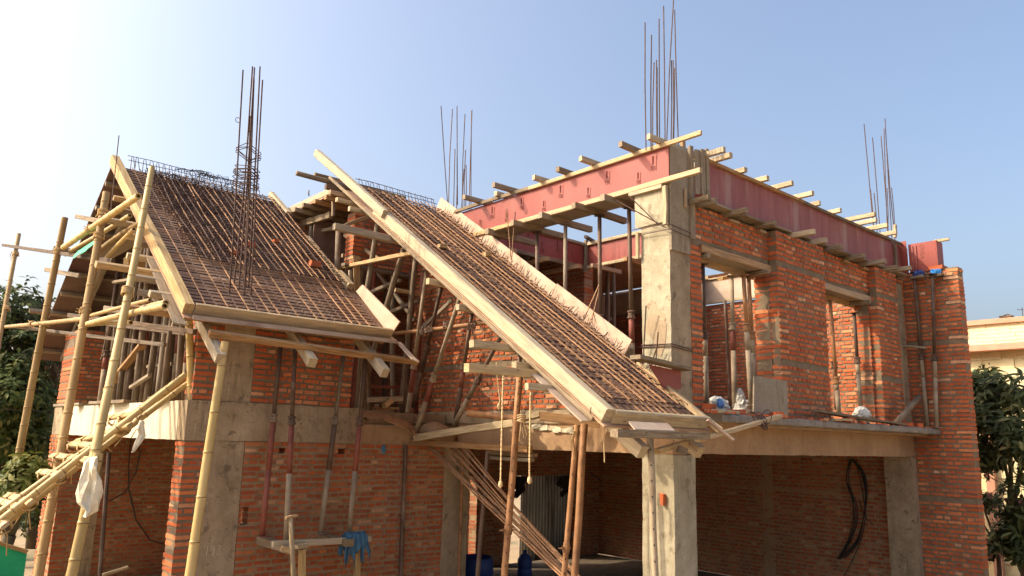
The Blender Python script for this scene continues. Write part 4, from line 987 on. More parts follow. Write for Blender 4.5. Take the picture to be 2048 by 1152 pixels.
# ================================================================ BAMBOO SCAFFOLD AT THE GABLE
def down(p, q, z=0.0):
    p, q = V(p), V(q); d = q-p
    return p + d*((z-p.z)/d.z)
def spole(top, low, xt, xl, r0, r1, label, lash, x_is=0, warp=.03):
    t = at(*top, 0, xt); l = at(*low, 0, xl)
    b = down(t, l)
    return bamboo('bamboo_pole', b, t, r0, r1, label, 'bamboo pole', 'upright scaffold bamboos', None, lash, warp, skin=BAMB_O)
def lfrac(top, low, xt, xl, px_y):
    t = at(*top, 0, xt); l = at(*low, 0, xl); b = down(t, l)
    z = at(top[0]+(low[0]-top[0])*(px_y-top[1])/(low[1]-top[1]), px_y, 0, xt).z
    return max(.02, min(.98, (z-b.z)/(t.z-b.z)))
P2 = ((130, 435), (88, 660)); P3 = ((213, 385), (120, 905)); P4 = ((304, 335), (187, 925))
spole((38, 468), (-2, 700), 2.75, 2.55, .048, .040, 'bamboo pole nearest the trees, farthest from the roof', [.75, .93])
spole(*P2, 2.75, 2.7, .062, .052, 'thick bamboo pole between the trees and the far gable eave', [lfrac(*P2, 2.75, 2.7, 505), lfrac(*P2, 2.75, 2.7, 650)])
spole(*P3, 2.75, 2.45, .060, .050, 'bamboo pole with bound splintered top in front of the gable triangle', [lfrac(*P3, 2.75, 2.45, 430), lfrac(*P3, 2.75, 2.45, 635), lfrac(*P3, 2.75, 2.45, 480)])
t = at(304, 335, 0, 2.75); l = at(186, 925, 0, 2.15)
bamboo('bamboo_pole', l, t, .048, .036, 'long yellow bamboo pole crossing the rake board, ending at the ramp', 'bamboo pole', 'upright scaffold bamboos', None, [.52], .03)
l2 = at(190, 960, 0, 2.1)
bamboo('bamboo_pole', down(l2, at(145, 1152, 0, 2.0)), l2+V((0, 0, .25)), .052, .046, 'short fat bamboo under the ramp wrapped in a plastic bag', 'bamboo pole', None, None, [], .01)
# bamboo props near the corner
bamboo('bamboo_pole', down(at(450, 684, 1, 9.1), at(381, 1152, 1, 8.9)), at(450, 684, 1, 9.1), 0.060, .046, 'fat yellow bamboo leaning in front of the concrete column, propping a rafter end', 'bamboo pole', None, None, [], .02, nodegap=.55)
bamboo('bamboo_pole', at(383, 800, 1, Y2+.1), at(378, 642, 1, Y2+.1), .05, .048, 'short upright bamboo standing on the beam corner under the eave', 'bamboo pole', None, None, [], .008, nodegap=.4)
# ledgers
def led(a, b, xa, xb, r, label, lash=(), kind='bamboo'):
    p, q = at(*a, 0, xa), at(*b, 0, xb)
    if kind == 'bamboo': bamboo('bamboo_ledger', p, q, r, r*.9, label, 'bamboo ledger', 'cross bamboos of the gable scaffold', None, lash, .015, skin=random.choice([BAMBOO, BAMB_O]))
    else: timber('ledger', p, q, r*1.2, r*1.6, kind, label, 'timber ledger', 'sawn ledgers of the gable scaffold')
led((127, 495), (277, 392), 2.68, 2.68, .046, 'thick open ended bamboo, highest of the gable scaffold cross pieces', [.42])
led((141, 502), (260, 431), 2.9, 2.9, .036, 'second highest cross bamboo of the gable scaffold')
led((188, 545), (268, 458), 2.95, 2.9, .034, 'inner cross bamboo under the two highest ones')
led((200, 500), (285, 442), 3.0, 3.0, .04, 'thin cross bamboo close behind the rake board')
led((6, 490), (226, 522), 2.6, 2.85, .04, 'long dark slat crossing from the outermost bamboo to the gable props', kind=W_DARK)
led((153, 433), (210, 445), 3.05, 3.2, .05, 'grey slat end just below the far gable slope', kind=W_GREY)
led((92, 539), (160, 552), 2.9, 3.2, .05, 'grey slat end beside the thick bamboo, midway up', kind=W_GREY)
led((-5, 655), (165, 638), 2.62, 2.68, .036, 'bamboo ledger reaching out of view past the outermost pole', [.5])
led((160, 652), (262, 645), 2.7, 2.68, .030, 'lower bamboo ledger tied between two scaffold poles')
led((176, 648), (330, 612), 2.62, 2.5, .038, 'bright open ended bamboo ledger at the working level', [.55])
led((180, 632), (300, 600), 2.66, 2.72, .026, 'thin split bamboo laid above the bright ledger')
led((258, 628), (332, 606), 2.75, 2.6, .04, 'short bamboo stub under the bright open end')
led((138, 631), (390, 664), 2.75, 3.35, .042, 'long dark slat under the bamboo ledgers, ending by the eave', kind=W_DARK)
led((20, 652), (330, 690), 2.62, 3.3, .035, 'lowest dark slat behind the scaffold poles', kind=W_DARK)
led((275, 584), (365, 598), 2.8, 3.3, .05, 'grey slat below the joist ends of the near gable slope', kind=W_GREY)
led((210, 618), (262, 622), 2.7, 2.9, .05, 'short grey slat end tied at the yellow pole', kind=W_GREY)
led((252, 522), (285, 530), 2.8, 3.1, .06, 'pale board end behind the yellow pole', kind=W_NEW)
tag(MB().box((3.02, 12.0, 5.50), (3.30, 13.6, 5.52)).build('plank', W_GREY, None, (3.1, 12, 5.5)), 'grey plank platform laid on the cross bamboos inside the gable', 'plank')
# green cloth strip knotted on the cross bamboo
p, q = at(150, 500, 0, 2.7), at(195, 470, 0, 2.7)
mb = MB()
rows = []
for i in range(9):
    c = p.lerp(q, i/8)
    rows.append([c+V((.05, 0, 0)), c+V((rnd(-.01, .01), 0, -.08)), c+V((-.03, rnd(-.02, .02), -.13-rnd(0, .04)))])
mb.loft(rows, closed=False, cap=False)
tag(mb.build('cloth_strip', GREEN_SH, None, p), 'dark green cloth strip wrapped on the highest cross bamboo', 'cloth')

# ramp of bamboo rails and wooden treads
RA = empty('bamboo_ramp', (1.6, 10.3, 1.6), 'bamboo ramp of four rails with roped wooden treads leading up to the open gable', 'ramp')
A0, A1 = at(375, 757, 1, 10.35), at(0, 1050, 1, 10.35)
ax = (A1-A0); A1 = A0 + ax*1.25; ax = A1-A0
for k in range(5):
    oy = -.30+.17*k
    a = A0+V((rnd(-.05, .03)-.12*(k == 0), oy, rnd(-.03, .03))); b = A1+V((rnd(-.2, .2), oy*1.1+rnd(-.03, .03), rnd(-.02, .02)))
    bamboo('rail', b, a, .040, .034, None, None, None, RA, [], .02)
perp = V((0, 1, 0)).cross(ax.normalized()); perp = -perp if perp.z < 0 else perp
def at_ramp(px, py):
    nr = ax.normalized().cross(V((0, 1, 0))).normalized(); d = ray(px, py)
    return EYE+d*(nr.dot(A0-EYE)/nr.dot(d))
for i, ((ax_, ay_), (bx_, by_)) in enumerate([((222, 846), (286, 836)), ((158, 892), (268, 860)), ((141, 897), (206, 900)), ((111, 920), (184, 930)), ((86, 953), (132, 962)), ((22, 1000), (72, 1016)), ((-8, 1009), (45, 1024)), ((-30, 1050), (20, 1062))]):
    p, q = at_ramp(ax_, ay_)+perp*.075, at_ramp(bx_, by_)+perp*.075
    tr = timber('tread', p, q, .08, .04, W_NEW, parent=RA, up=perp, chip=.012, warp=.012)
    for u in (.18, .5, .85):
        lb = MB(); c = p.lerp(q, u)
        for m in range(4):
            dx = (q-p).normalized()*(m*.014-.022+rnd(-.001, .001)); sk = ax.normalized()*.004*m
            pts = [c+dx+sk*math.sin(a)+perp*(.05*math.sin(a)-.03)*1.3+ax.normalized()*(.075*math.cos(a)) for a in [j*.5236 for j in range(13)]]
            lb.tube(pts, .009, 5)
        e = c+perp*-.05
        lb.tube([e, e+V((rnd(-.05, .05), 0, -.08)), e+V((rnd(-.1, .1), -.02, -.16-rnd(0, .12)))], .006, 4)
        lb.build('rope_lashing', COIR, tr, smooth=True)
def rag(name, label, cat, top, pts, mat, thick=.05, n=14):
    """crumpled hanging sheet: closed folded tube of cloth"""
    mb = MB(); rings = []
    for (x, z, w) in pts:
        ring = []
        for k in range(n):
            a = 2*math.pi*k/n; f = 1+.32*math.sin(3*a+z*9)+rnd(-.3, .3)
            ring.append(V(top)+V((x, 0, z))+V((w*math.cos(a)*f, thick*math.sin(a)*f*1.2, rnd(-.012, .012))))
        rings.append(ring)
    o = mb.loft(rings).build(name, mat, None, top, smooth=False)
    return tag(o, label, cat)
c = at(186, 925, 0, 2.08)-(at(186, 925, 0, 2.08)-EYE).normalized()*.12
rag('plastic_bag', 'white plastic bag tied round the fat bamboo under the ramp', 'plastic bag', c, [(0, .05, .03), (.0, .0, .06), (-.01, -.06, .05), (.01, -.16, .075), (.0, -.28, .09), (-.01, -.36, .085), (.02, -.44, .05), (-.02, -.5, .015)], PLASTIC, .06)
c = at(284, 845, 0, 2.75)
rag('plastic_scrap', 'torn plastic scrap hanging under the highest ramp tread', 'plastic bag', c, [(0, .02, .02), (.0, -.06, .04), (.02, -.14, .035), (-.02, -.22, .03), (-.06, -.32, .012)], PLASTIC, .02)

# ================================================================ PROPS UNDER THE GABLED ROOF
pl = [(175, .38), (200, .1), (215, .2), (235, .3), (238, .05), (255, .12), (262, .4), (281, .2), (293, .05), (308, .35), (325, .05), (345, .5), (355, .1), (365, .3), (240, .6), (300, .8), (190, .8), (275, .9), (335, .9), (222, .95), (185, .25), (208, .5), (228, .22), (248, .3), (270, .08), (285, .5), (316, .22), (350, .75)]
for i, (px, dx) in enumerate(pl):
    b = at(px, 800, 0, 3.62+dx*1.4); b.z = 3.14
    x = b.x+rnd(-.06, .06); y = b.y+rnd(-.18, .18)
    zt = min(R1(0, (y-9.35)/math.cos(th1), -.3).z, R1b(0, max(0, (y-pk.y)/math.cos(th1)), -.2).z)-.02
    lab = '%s prop of the crowded open gable, standing %s' % (ORD[i] if i < 20 else ['twenty first', 'twenty second', 'twenty third', 'twenty fourth', 'twenty fifth', 'twenty sixth', 'twenty seventh', 'twenty eighth'][i-20], 'deeper in' if dx > .45 else 'by the beam edge')
    if i in (1, 7, 11, 13): prop(b, (x, y, zt), lab, .36, STEEL_C, STEEL_R, STEEL_D, .045, 'props crowded in the open gable')
    else: pole('post', b, (x, y, zt), rnd(.042, .058), rnd(.036, .046), [W_POST, STEEL_D, W_POST, W_GREY][i % 4], lab, 'post', 'props crowded in the open gable', warp=.03)
for i, (px, a) in enumerate(((138, .5), (165, .4), (205, .3), (222, .25), (245, .6), (330, .3))):
    b = at(px, 806, 0, 3.5); l = [.75, .3, .3, .3, .75, .4][i]
    timber('plank', (3.42, b.y+l/2, 3.18), (3.5, b.y-l/2, 3.18), .2, .05, W_GREY, '%s offcut board from the far brick pier, lying on the pale gable beam' % ORD[i], 'plank', 'offcut boards on the pale gable beam')
timber('brace', at(262, 775, 0, 3.6), at(300, 750, 0, 3.6), .06, .05, W_GREY, 'short brace low between the gable props', 'timber brace')

for i, (a, b, x, m, w) in enumerate((((300, 470), (252, 610), 3.9, W_GREY, .11), ((228, 565), (330, 548), 3.7, W_GREY, .07), ((205, 720), (236, 560), 3.8, W_DARK, .06), ((345, 660), (372, 560), 3.5, W_GREY, .06), ((190, 600), (262, 470), 4.2, W_DARK, .1), ((270, 560), (330, 620), 4.1, W_DARK, .07), ((215, 650), (372, 668), 3.62, W_DARK, .05), ((240, 740), (345, 728), 4.0, W_GREY, .05))):
    timber('brace', at(*a, 0, x), at(*b, 0, x+.1), w, .05, m, '%s brace tying the crowded gable props together, counted from the ridge side' % ORD[i], 'timber brace', 'braces among the gable props')
for i, (a, b, x, m, w) in enumerate((((606, 470), (690, 452), 6.4, W_GREY, .07), ((640, 545), (702, 520), 6.7, W_DARK, .06), ((708, 600), (800, 560), 7.0, W_POST, .07), ((745, 640), (840, 600), 7.2, W_DARK, .06), ((735, 520), (830, 640), 7.3, W_POST, .06), ((690, 470), (760, 520), 6.6, W_ORANGE, .06), ((840, 660), (905, 600), 7.4, W_POST, .06))):
    timber('brace', at(*a, 0, x), at(*b, 0, x+.15), w, .06, m, '%s brace across the posts between the two roofs, counted from the flat deck' % ORD[i], 'timber brace', 'braces between the two roofs')
for i, (px, py) in enumerate(((742, 805), (752, 799), (765, 793))):
    timber('plank', at(px-12, py+18, 1, Y2+.3+.1*i), at(px+42, py+18, 1, Y2+.35+.1*i), .1, .04, [W_GREY, W_ORANGE, W_DARK][i], '%s board of the small stack lying in the recess beside the steel props' % ORD[i], 'plank', 'boards stacked in the recess')
# ================================================================ FOUR PROPS IN FRONT OF THE GRIMY WALL
fp = [((562, 684), (524, 1073), .60, STEEL_R, STEEL_R, STEEL_D), ((591, 686), (572, 1083), .60, STEEL_C, STEEL_R, STEEL_D), ((689, 697), (641, 1066), .60, STEEL_C, STEEL_D, W_POST), ((733, 704), (698, 1070), .61, STEEL_C, STEEL_R, STEEL_D)]
for i, (t, b, sp, lo, bd, up) in enumerate(fp):
    yy = [9.72, 9.5, 9.75, 9.52][i]
    p, q = at(*b, 1, yy), at(*t, 1, [9.75, 9.6, 9.75, 9.6][i])
    prop(p, q, '%s steel prop from the bamboo, before the grimy wall, standing on wall timbers' % ORD[i], sp, lo, bd, up, .037, 'four steel props before the grimy wall', bandfrac=.45)
timber('bracket_timber', at(515, 1078, 1, 10.1), at(588, 1100, 1, 9.30), .13, .10, W_GREY, 'grey timber stuck out of the wall under the two props nearest the bamboo', 'timber')
timber('bracket_timber', at(636, 1071, 1, 10.1), at(700, 1086, 1, 9.30), .13, .09, W_GREY, 'grey timber stuck out of the wall behind the blue cloth', 'timber')
timber('rail', at(545, 1088, 1, 9.38), at(741, 1078, 1, 9.42), .06, .075, W_PALE, 'pale rail carrying the wall timbers, blue cloth hung on its end', 'timber')
pole('post', down(at(581, 1035, 1, 9.15), at(585, 1152, 1, 9.15)), at(581, 1035, 1, 9.15), .032, .028, W_PALE, 'crooked thin pole with short head piece in front of the pale rail', 'post')
timber('head_piece', at(571, 1036, 1, 9.15), at(594, 1031, 1, 9.15), .06, .025, W_ORANGE, 'short flat head piece on the crooked thin pole', 'timber')
timber('post', down(at(604, 1098, 1, 9.25), at(604, 1152, 1, 9.25)), at(604, 1098, 1, 9.25), .075, .075, W_NEW, 'square sawn post under the middle of the pale rail', 'post', up=(0, 1, 0))
timber('block', at(592, 1094, 1, 9.22), at(612, 1091, 1, 9.24), .09, .05, W_PALE, 'split pale block on top of the square sawn post', 'wood block')
timber('post', down(at(716, 1108, 1, 9.45), at(714, 1152, 1, 9.45)), at(716, 1090, 1, 9.45), .075, .06, W_NEW, 'square post below the blue cloth', 'post', up=(0, 1, 0))
timber('block', at(562, 1095, 1, 9.33), at(580, 1101, 1, 9.30), .07, .06, W_NEW, 'small fresh wedge under the pale rail', 'wood block')
# blue cloth over the rail
mb = MB(); c = at(709, 1072, 1, 9.40); rows = []
nn = 22
for side in (0, 1):
    rows = []
    for i in range(nn+1):
        u = -.15+.31*i/nn
        drop = (.26+.10*math.sin(i*.9)+.06*math.sin(i*2.3)) if side == 0 else (.20+.06*math.sin(i*1.1))
        col = []
        for k in range(8):
            w = k/7
            fold = .022*math.sin(i*1.5+w*1.2)*(.3+w)
            sp = 1+.25*w
            yy = -.045-.03*w-fold if side == 0 else .05+.02*w+fold
            if k == 0: yy = 0
            col.append(c+V((u*sp+.02*math.sin(i)*w, yy, .05*(1-w) - drop*w)))
        rows.append(col)
    mb.loft(rows, closed=False, cap=False)
o = mb.build('hanging_cloth', CLOTH_B, None, c, smooth=True)
md = o.modifiers.new('thickness', 'SOLIDIFY'); md.thickness = .006
tag(o, 'faded blue cloth draped over the end of the pale rail', 'cloth')
# blue scraps stuck in wall holes, steel rods on the wall
for i, (px, py, w) in enumerate(((524, 893, .03), (641, 893, .03), (767, 897, .035))):
    p = at(px, py, 1, Y2-(.02 if i == 2 else -.05))
    rag('plastic_scrap', ['blue plastic stuffed in the wall hole nearest the fat bamboo', 'dark plastic stuffed in the wall hole between the steel props', 'blue plastic scrap on the grimy wall under the long plank'][i], 'plastic scrap', p, [(0, .04, w*.6), (0, .01, w), (.01, -.03, w*.9), (0, -.07, w*.6)], CLOTH_B if i == 2 else BLUE_PL, .015)
pole('wall_pipe', at(803, 1152, 1, Y2-.05)-V((0, 0, .6)), at(812, 890, 1, Y2-.05), .035, .03, STEEL_D, 'dark upright pipe against the grimy wall below the long plank', 'pipe')
pole('wall_pipe', at(917, 1152, 1, Y2-.10)-V((0, 0, .6)), at(926, 900, 1, Y2-.10), .03, .03, STEEL_O, 'rust brown upright pipe against the shaded ground floor column', 'pipe')
# cement dribbles on the wall
mb = MB()
for k in range(150):
    px = random.choice((752, 770, 775, 790, 797, 808, 818)); p = at(px+rnd(-7, 7), rnd(915, 1090), 1, Y2-.009)
    mb.prism([p+V((rnd(-.010, -.003), 0, rnd(-.03, -.01))), p+V((rnd(.003, .010), 0, rnd(-.03, -.01))), p+V((rnd(.002, .008), 0, rnd(.01, .03))), p+V((rnd(-.008, -.002), 0, rnd(.01, .03)))], (0, .003, 0))
tag(mb.build('mortar_dribbles', simple('pale_dribble', (.22, .18, .15), (.32, .27, .235), 8), None, at(790, 1000, 1, Y2)), 'pale mortar dribbles run down the grimy wall below the long plank', 'mortar', kind='stuff')
tag(MB().tube([at(218, 906, 0, 3.75), at(209, 1030, 0, 3.72), at(199, 1160, 0, 3.7), at(199, 1160, 0, 3.7)-V((0, 0, .8))], .035, 8).build('steel_pipe', STEEL_D, None, at(209, 1030, 0, 3.72)), 'dark steel prop standing in the shaded ground floor opening', 'steel prop')
mb = MB()
pts = [at(*p, 1, 15.9) for p in ((270, 870), (280, 905), (272, 945), (250, 985), (218, 1003))]
mb.tube(pts, .012, 5)
mb.tube([at(*p, 1, 15.9) for p in ((262, 870), (257, 930), (258, 980), (272, 1040), (300, 1080), (335, 1090))], .012, 5)
tag(mb.build('cable', WIRE, None, pts[0]), 'thin black cable hanging on the dark wall below the pale gable beam', 'cable')
timber('plank', at(205, 1150, 1, 13.5), at(256, 1134, 1, 13.5), .08, .04, W_PALE, 'pale plank lying low in the shaded gable ground floor', 'plank')

# ================================================================ PROPS UNDER THE STAIR ROOF
sp = [((853, 540), (810, 868), 6.9, STEEL_C, 'w'), ((923, 585), (829, 872), 6.75, STEEL_C, 'w'), ((883, 573), (826, 815), 7.3, STEEL_D, 'w'), ((944, 626), (912, 838), 7.1, STEEL_D, 's'), ((1006, 665), (908, 850), 7.0, STEEL_C, 's'), ((1040, 707), (1033, 829), 7.0, STEEL_C, 's')]
for i, (t, b, x, m, k) in enumerate(sp):
    q = at(*t, 0, x); p = at(*b, 0, x+.1)
    lab = ['pale prop leaning between the long plank and the upper joists', 'pale prop with red foot leaning across the sun dappled wall', 'dark prop crossing behind the pale leaning one', 'dark prop upright before the sun dappled wall', 'strongly slanted prop before the sun dappled wall', 'mottled prop standing behind the hanging ropes'][i]
    prop(p, q, lab, .42 if i < 2 else .5, m, [STEEL_R, STEEL_R, STEEL_D, STEEL_R, W_POST, STEEL_R][i], [STEEL_C, STEEL_C, STEEL_D, STEEL_D, STEEL_D, STEEL_D][i], .038, 'leaning props under the stair roof', bandfrac=.4, plate=False)
for i, (t, b, x, m) in enumerate([((715, 385), (690, 580), 6.9, W_POST), ((733, 470), (722, 560), 7.2, W_POST), ((757, 440), (730, 590), 6.5, W_POST), ((810, 490), (770, 630), 6.6, W_POST), ((677, 460), (674, 540), 6.3, W_POST), ((832, 510), (815, 690), 7.2, W_POST), ((775, 520), (773, 640), 7.6, W_DARK), ((788, 520), (788, 640), 7.4, W_DARK), ((750, 530), (747, 610), 7.3, STEEL_R), ((846, 545), (838, 690), 7.55, STEEL_R), ((824, 540), (815, 820), 7.5, STEEL_D)]):
    q = at(*t, 0, x); p = at(*b, 0, x)
    p = down(q, p, 3.14)
    pole('post', p, q, .05, .045, m, '%s post in the recess between the two roofs, counted from its roof side' % ORD[i], 'post', 'posts in the recess between the roofs', warp=.025)
timber('post', down(at(712, 512, 1, 11.3), at(715, 590, 1, 11.3), 3.14), at(712, 512, 1, 11.3), .12, .03, W_NEW, 'bright plank post below the toothed brick end', 'post', up=(0, 1, 0))
timber('post', down(at(700, 540, 1, 11.2), at(701, 590, 1, 11.2), 3.14), at(700, 540, 1, 11.2), .05, .05, W_PALE, 'thin pale post beside the bright plank post', 'post', up=(0, 1, 0))
for i, (a, b, x) in enumerate((((668, 515), (690, 520), 6.9), ((684, 511), (706, 517), 6.6), ((790, 580), (806, 585), 6.9), ((650, 690), (0, 0), 0))[:3]):
    p, q = at(*a, 0, x), at(*b, 0, x+.3)
    timber('batten', p, (p.x+.5, p.y, p.z), .06, .06, W_PALE, '%s short batten end in the recess between the roofs' % ORD[i], 'timber batten')
pole('steel_pipe', at(785, 668, 0, 7.05), at(985, 644, 0, 7.05), .032, .032, STEEL_O, 'long horizontal pipe lashed across the leaning props', 'pipe', warp=.005)
mb = MB()
for px, py in ((857, 660), (894, 648), (944, 650), (845, 662)):
    c = at(px, py, 0, 6.98)
    for k in range(4):
        mb.tube([c+V((.05*math.cos(a), .06*math.sin(a), rnd(-.02, .02)+.05*math.sin(a+k))) for a in [j*.5236 for j in range(13)]], .008, 5)
tag(mb.build('rope_lashing', STEEL_D, None, at(894, 650, 0, 7)), 'wire ties binding the long horizontal pipe to leaning props', 'wire')
for i, (px, x) in enumerate(((712, 5.98), (725, 6.1), (738, 6.0), (751, 6.3), (765, 6.5))):
    q = at(px, 700, 1, Y2+.1); 
    pole('post', (q.x, Y2+.15+.05*i, 3.0), (q.x+rnd(-.08, .12), Y2+.2+.1*i, 4.15), .045, .04, [STEEL_R, W_POST, W_POST, W_DARK, W_DARK][i], '%s post beside the upper brick wall end under the pink edge panel' % ORD[i], 'post', 'posts under the pink edge panel', warp=.02)
timber('rail', at(735, 800, 1, Y2+.1), at(805, 798, 1, Y2+.1), .05, .08, W_GREY, 'grey rail low in the recess by the steel props', 'timber')
timber('rail', at(735, 772, 1, Y2+.9), at(800, 775, 1, Y2+.9), .05, .05, STEEL_R, 'red brown rail deep in the recess', 'timber')
timber('block', at(768, 812, 1, Y2+.05), at(782, 800, 1, Y2+.05), .10, .08, W_ORANGE, 'tilted wood block with hole lying in the recess', 'wood block')
mb = MB()
for k in range(9):
    d = k*.035
    mb.tube([at(*p, 1, Y2-.02-d) for p in ((722, 822+k*1.2), (770, 828+k*1.5), (812, 842+k*2), (840, 862+k*2))], .008, 5)
tag(mb.build('rebar_bundle', RUST, None, at(780, 830, 1, Y2)), 'curved rods lying on the landing edge beside the recess', 'rebar')
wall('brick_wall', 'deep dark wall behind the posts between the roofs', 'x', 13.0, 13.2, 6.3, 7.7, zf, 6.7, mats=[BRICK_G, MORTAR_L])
tag(MB().box((6.3, 12.6, zf), (7.7, 12.63, 6.6)).build('shade_screen', W_DARKPLY, None, (6.3, 12.6, zf)), 'added dark sheet standing in for shade at the back of the recess between the roofs', 'plywood sheet')  # dark sheet added so the back of the recess reads as deep shade

# ================================================================ PLANKS, PIPES, ROPES IN FRONT OF THE MIDDLE BEAM
xp = 7.05
timber('plank', at(700, 892, 0, 6.4), at(785, 876, 0, 6.9), .12, .05, W_PALE, 'short pale plank lying by the wall end of the long plank', 'plank')
timber('plank', at(759, 880, 0, 6.75), at(1060, 899, 0, 7.45), .16, .09, W_ORANGE, 'long orange plank spanning to the ropes under the props', 'plank')
timber('plank', at(832, 876, 0, 6.8), at(1030, 846, 0, 7.2), .13, .10, W_PALE, 'sunlit cement splashed plank slanting over the long plank', 'plank')
timber('plank', at(1045, 838, 0, 7.25), at(1085, 829, 0, 7.2), .12, .06, W_PALE, 'short sunlit plank end behind the rope knot', 'plank')
timber('plank', at(1082, 832, 0, 7.15), at(1200, 846, 0, 7.6), .12, .12, W_ORANGE, 'orange timber running in under the worn plywood sheet', 'plank')
timber('plank', at(976, 905, 0, 7.5), at(1070, 911, 0, 7.5), .10, .05, W_GREY, 'upper of two grey boards under the long plank end', 'plank')
timber('plank', at(980, 915, 0, 7.5), at(1064, 920, 0, 7.5), .10, .05, W_GREY, 'lower of two grey boards under the long plank end', 'plank')
sc = MB().lathe([(0, -.02), (.24, 0), (.27, .06), (.2, .14), (.08, .19), (0, .2)], 14, 0, tuple(at(868, 870, 0, 7.15)))
o = sc.build('sand_pile', CONC_B, None, at(868, 870, 0, 7.15), smooth=True); tag(o, 'small mound of mortar behind the long plank', 'mortar')
# open pipe
p, q = at(935, 826, 0, 6.9), at(1048, 839, 0, 7.35)
mt = frame(p, q); L = (q-p).length
mb = MB(); n = 14; ring = lambda x, r: [(x, r*math.cos(2*math.pi*k/n), r*math.sin(2*math.pi*k/n)) for k in range(n)]
mb.loft([ring(L, .0), ring(L, .047), ring(0, .047), ring(0, .036), ring(.4, .036), ring(.4, .0)], cap=False)
tag(mb.build('steel_pipe', STEEL_O, None, mat=mt, smooth=False), 'open ended rusty pipe tied horizontally to the holed front pole', 'pipe')
def holed(name, p, q, r, label, mat=STEEL_O, clampu=None, parts=True):
    root = empty(name, p, label, 'steel prop', 'holed steel poles in front of the dark opening')
    p, q = V(p), V(q); mt = frame(p, q); L = (q-p).length
    MB().tube([(L*i/6, rnd(-.006, .006), rnd(-.006, .006)) for i in range(7)], r, 10).build('tube', mat, root, mat=mt, smooth=True)
    k = .3; dv = mt.to_3x3().inverted() @ (EYE-(p+q)/2).normalized(); an = math.atan2(dv.z, dv.y)
    while k < L-.1:
        c, s = math.cos(an), math.sin(an)
        MB().tube([(k, (r-.004)*c, (r-.004)*s), (k, (r+.0015)*c, (r+.0015)*s)], .009, 8).build('pin_hole', WIRE, root, mat=mt)
        k += .16
    if clampu:
        x = L*clampu
        MB().lathe([(r, -.05), (r*1.25, -.05), (r*1.25, .05), (r, .06)], 10).build('collar', mat, root, mat=mt @ M.Translation((x, 0, 0)) @ M.Rotation(R(90), 4, 'Y'))
        mb = MB().tube([(x, -r*2.4, 0), (x, r*2.2, 0)], .010, 5)
        mb.tube([(x-.01, -r*2.4+.03*math.cos(a), .03*math.sin(a)) for a in [j*.6 for j in range(12)]], .008, 5)
        mb.build('handle', mat, root, mat=mt)
    return root
xq = 6.6
t, b = at(1042, 690, 0, 6.75), at(1009, 1152, 0, 6.55); holed('steel_prop', down(t, b), at(1040, 740, 0, 6.72), .042, 'rusty holed pole with collar between the two hanging ropes', clampu=.46)
t, b = at(1153, 850, 0, 6.95), at(1128, 1152, 0, 6.8); holed('steel_prop', down(t, b), t, .034, 'thinner rusty pole tied with cord beside the bright orange holed pole', clampu=.52)
t, b = at(1169, 848, 0, 6.75), at(1150, 1152, 0, 6.65); holed('steel_prop', down(t, b), t, .042, 'bright orange holed pole where the slanting rod bundle ends')
t, b = at(1300, 872, 1, 5.25), at(1311, 1152, 1, 5.25); holed('steel_prop', down(t, b), t, .035, 'brown holed pole close in front of the ground column', STEEL_C, clampu=.33)
pole('post', at(947, 1152, 1, 8.6)-V((0, 0, .9)), at(975, 905, 1, 8.6), .035, .03, STEEL_D, 'dark pole behind the rod bundle under the grey boards', 'post')
# red-brown bundle of rods slanting to the ground
rb = empty('rebar_bundle', at(1140, 1140, 0, 7.0), 'fan of rusty rods slanting down from the plank to the ground', 'rebar')
for k in range(13):
    u = k/12
    a = (852+u*82+rnd(-3, 3), 893+rnd(-2, 4)); e = (1118+u*30+rnd(-3, 3), 1152+rnd(-4, 4)-u*12)
    p, q = at(*a, 0, 7.02+.15*u), at(*e, 0, 6.95+.15*u)
    q2 = p+(q-p)*1.25; m = (p+q)/2+V((0, rnd(-.02, .02), rnd(-.06, 0)))
    MB().tube([p+(p-q)*.03, p.lerp(m, .5)+V((0, 0, rnd(-.02, .01))), m, q, q2], .011, 6).build('rebar_rod', [STEEL_O, RUST, RUST][k % 3], rb, p)
# ropes
def rope(name, label, pts, x, r=.011, knot=True):
    mb = MB(); P = [at(a, b, 0, x) for a, b in pts]
    n = 60
    def samp(u):
        f = u*(len(P)-1); i = min(int(f), len(P)-2); return P[i].lerp(P[i+1], f-i)
    for st in (0, math.pi):
        mb.tube([samp(k/n)+V((.5*r*math.cos(k*1.4+st), .5*r*math.sin(k*1.4+st), 0)) for k in range(n+1)], r*.62, 5)
    if knot: mb.lathe([(0, -.05), (r*2.2, -.03), (r*2.6, 0), (r*1.9, .03), (0, .05)], 7, 0, tuple(P[-1]))
    o = mb.build(name, ROPE, None, P[0], smooth=True); return tag(o, label, 'rope', 'ropes hanging under the stair roof')
rope('hanging_rope', 'long pale rope hanging past the open rusty pipe', [(1007, 742), (1005, 800), (1003, 880), (1001, 968)], 6.5)
rope('hanging_rope', 'pale knotted rope hanging beside the holed pole', [(1061, 785), (1060, 850), (1059, 920), (1059, 960)], 6.6)
rope('hanging_rope', 'looped rope end hanging behind the slanted prop', [(993, 725), (996, 770), (1000, 800), (998, 812)], 6.9)
rope('hanging_rope', 'thin white cord hanging under the worn plywood sheet', [(1205, 850), (1209, 865), (1208, 890), (1209, 925)], 6.4, .006, False)
mb = MB(); c = at(1042, 838, 0, 6.72)
for k in range(5):
    mb.tube([c+V((.055*math.cos(a), .055*math.sin(a), .02*math.sin(a+k)+.012*k-.02)) for a in [j*.5236 for j in range(13)]], .010, 5)
mb.tube([c, c+V((.03, -.03, -.08)), c+V((.05, -.06, -.2)), c+V((.02, -.05, -.24)), c+V((.0, -.02, -.1))], .009, 5)
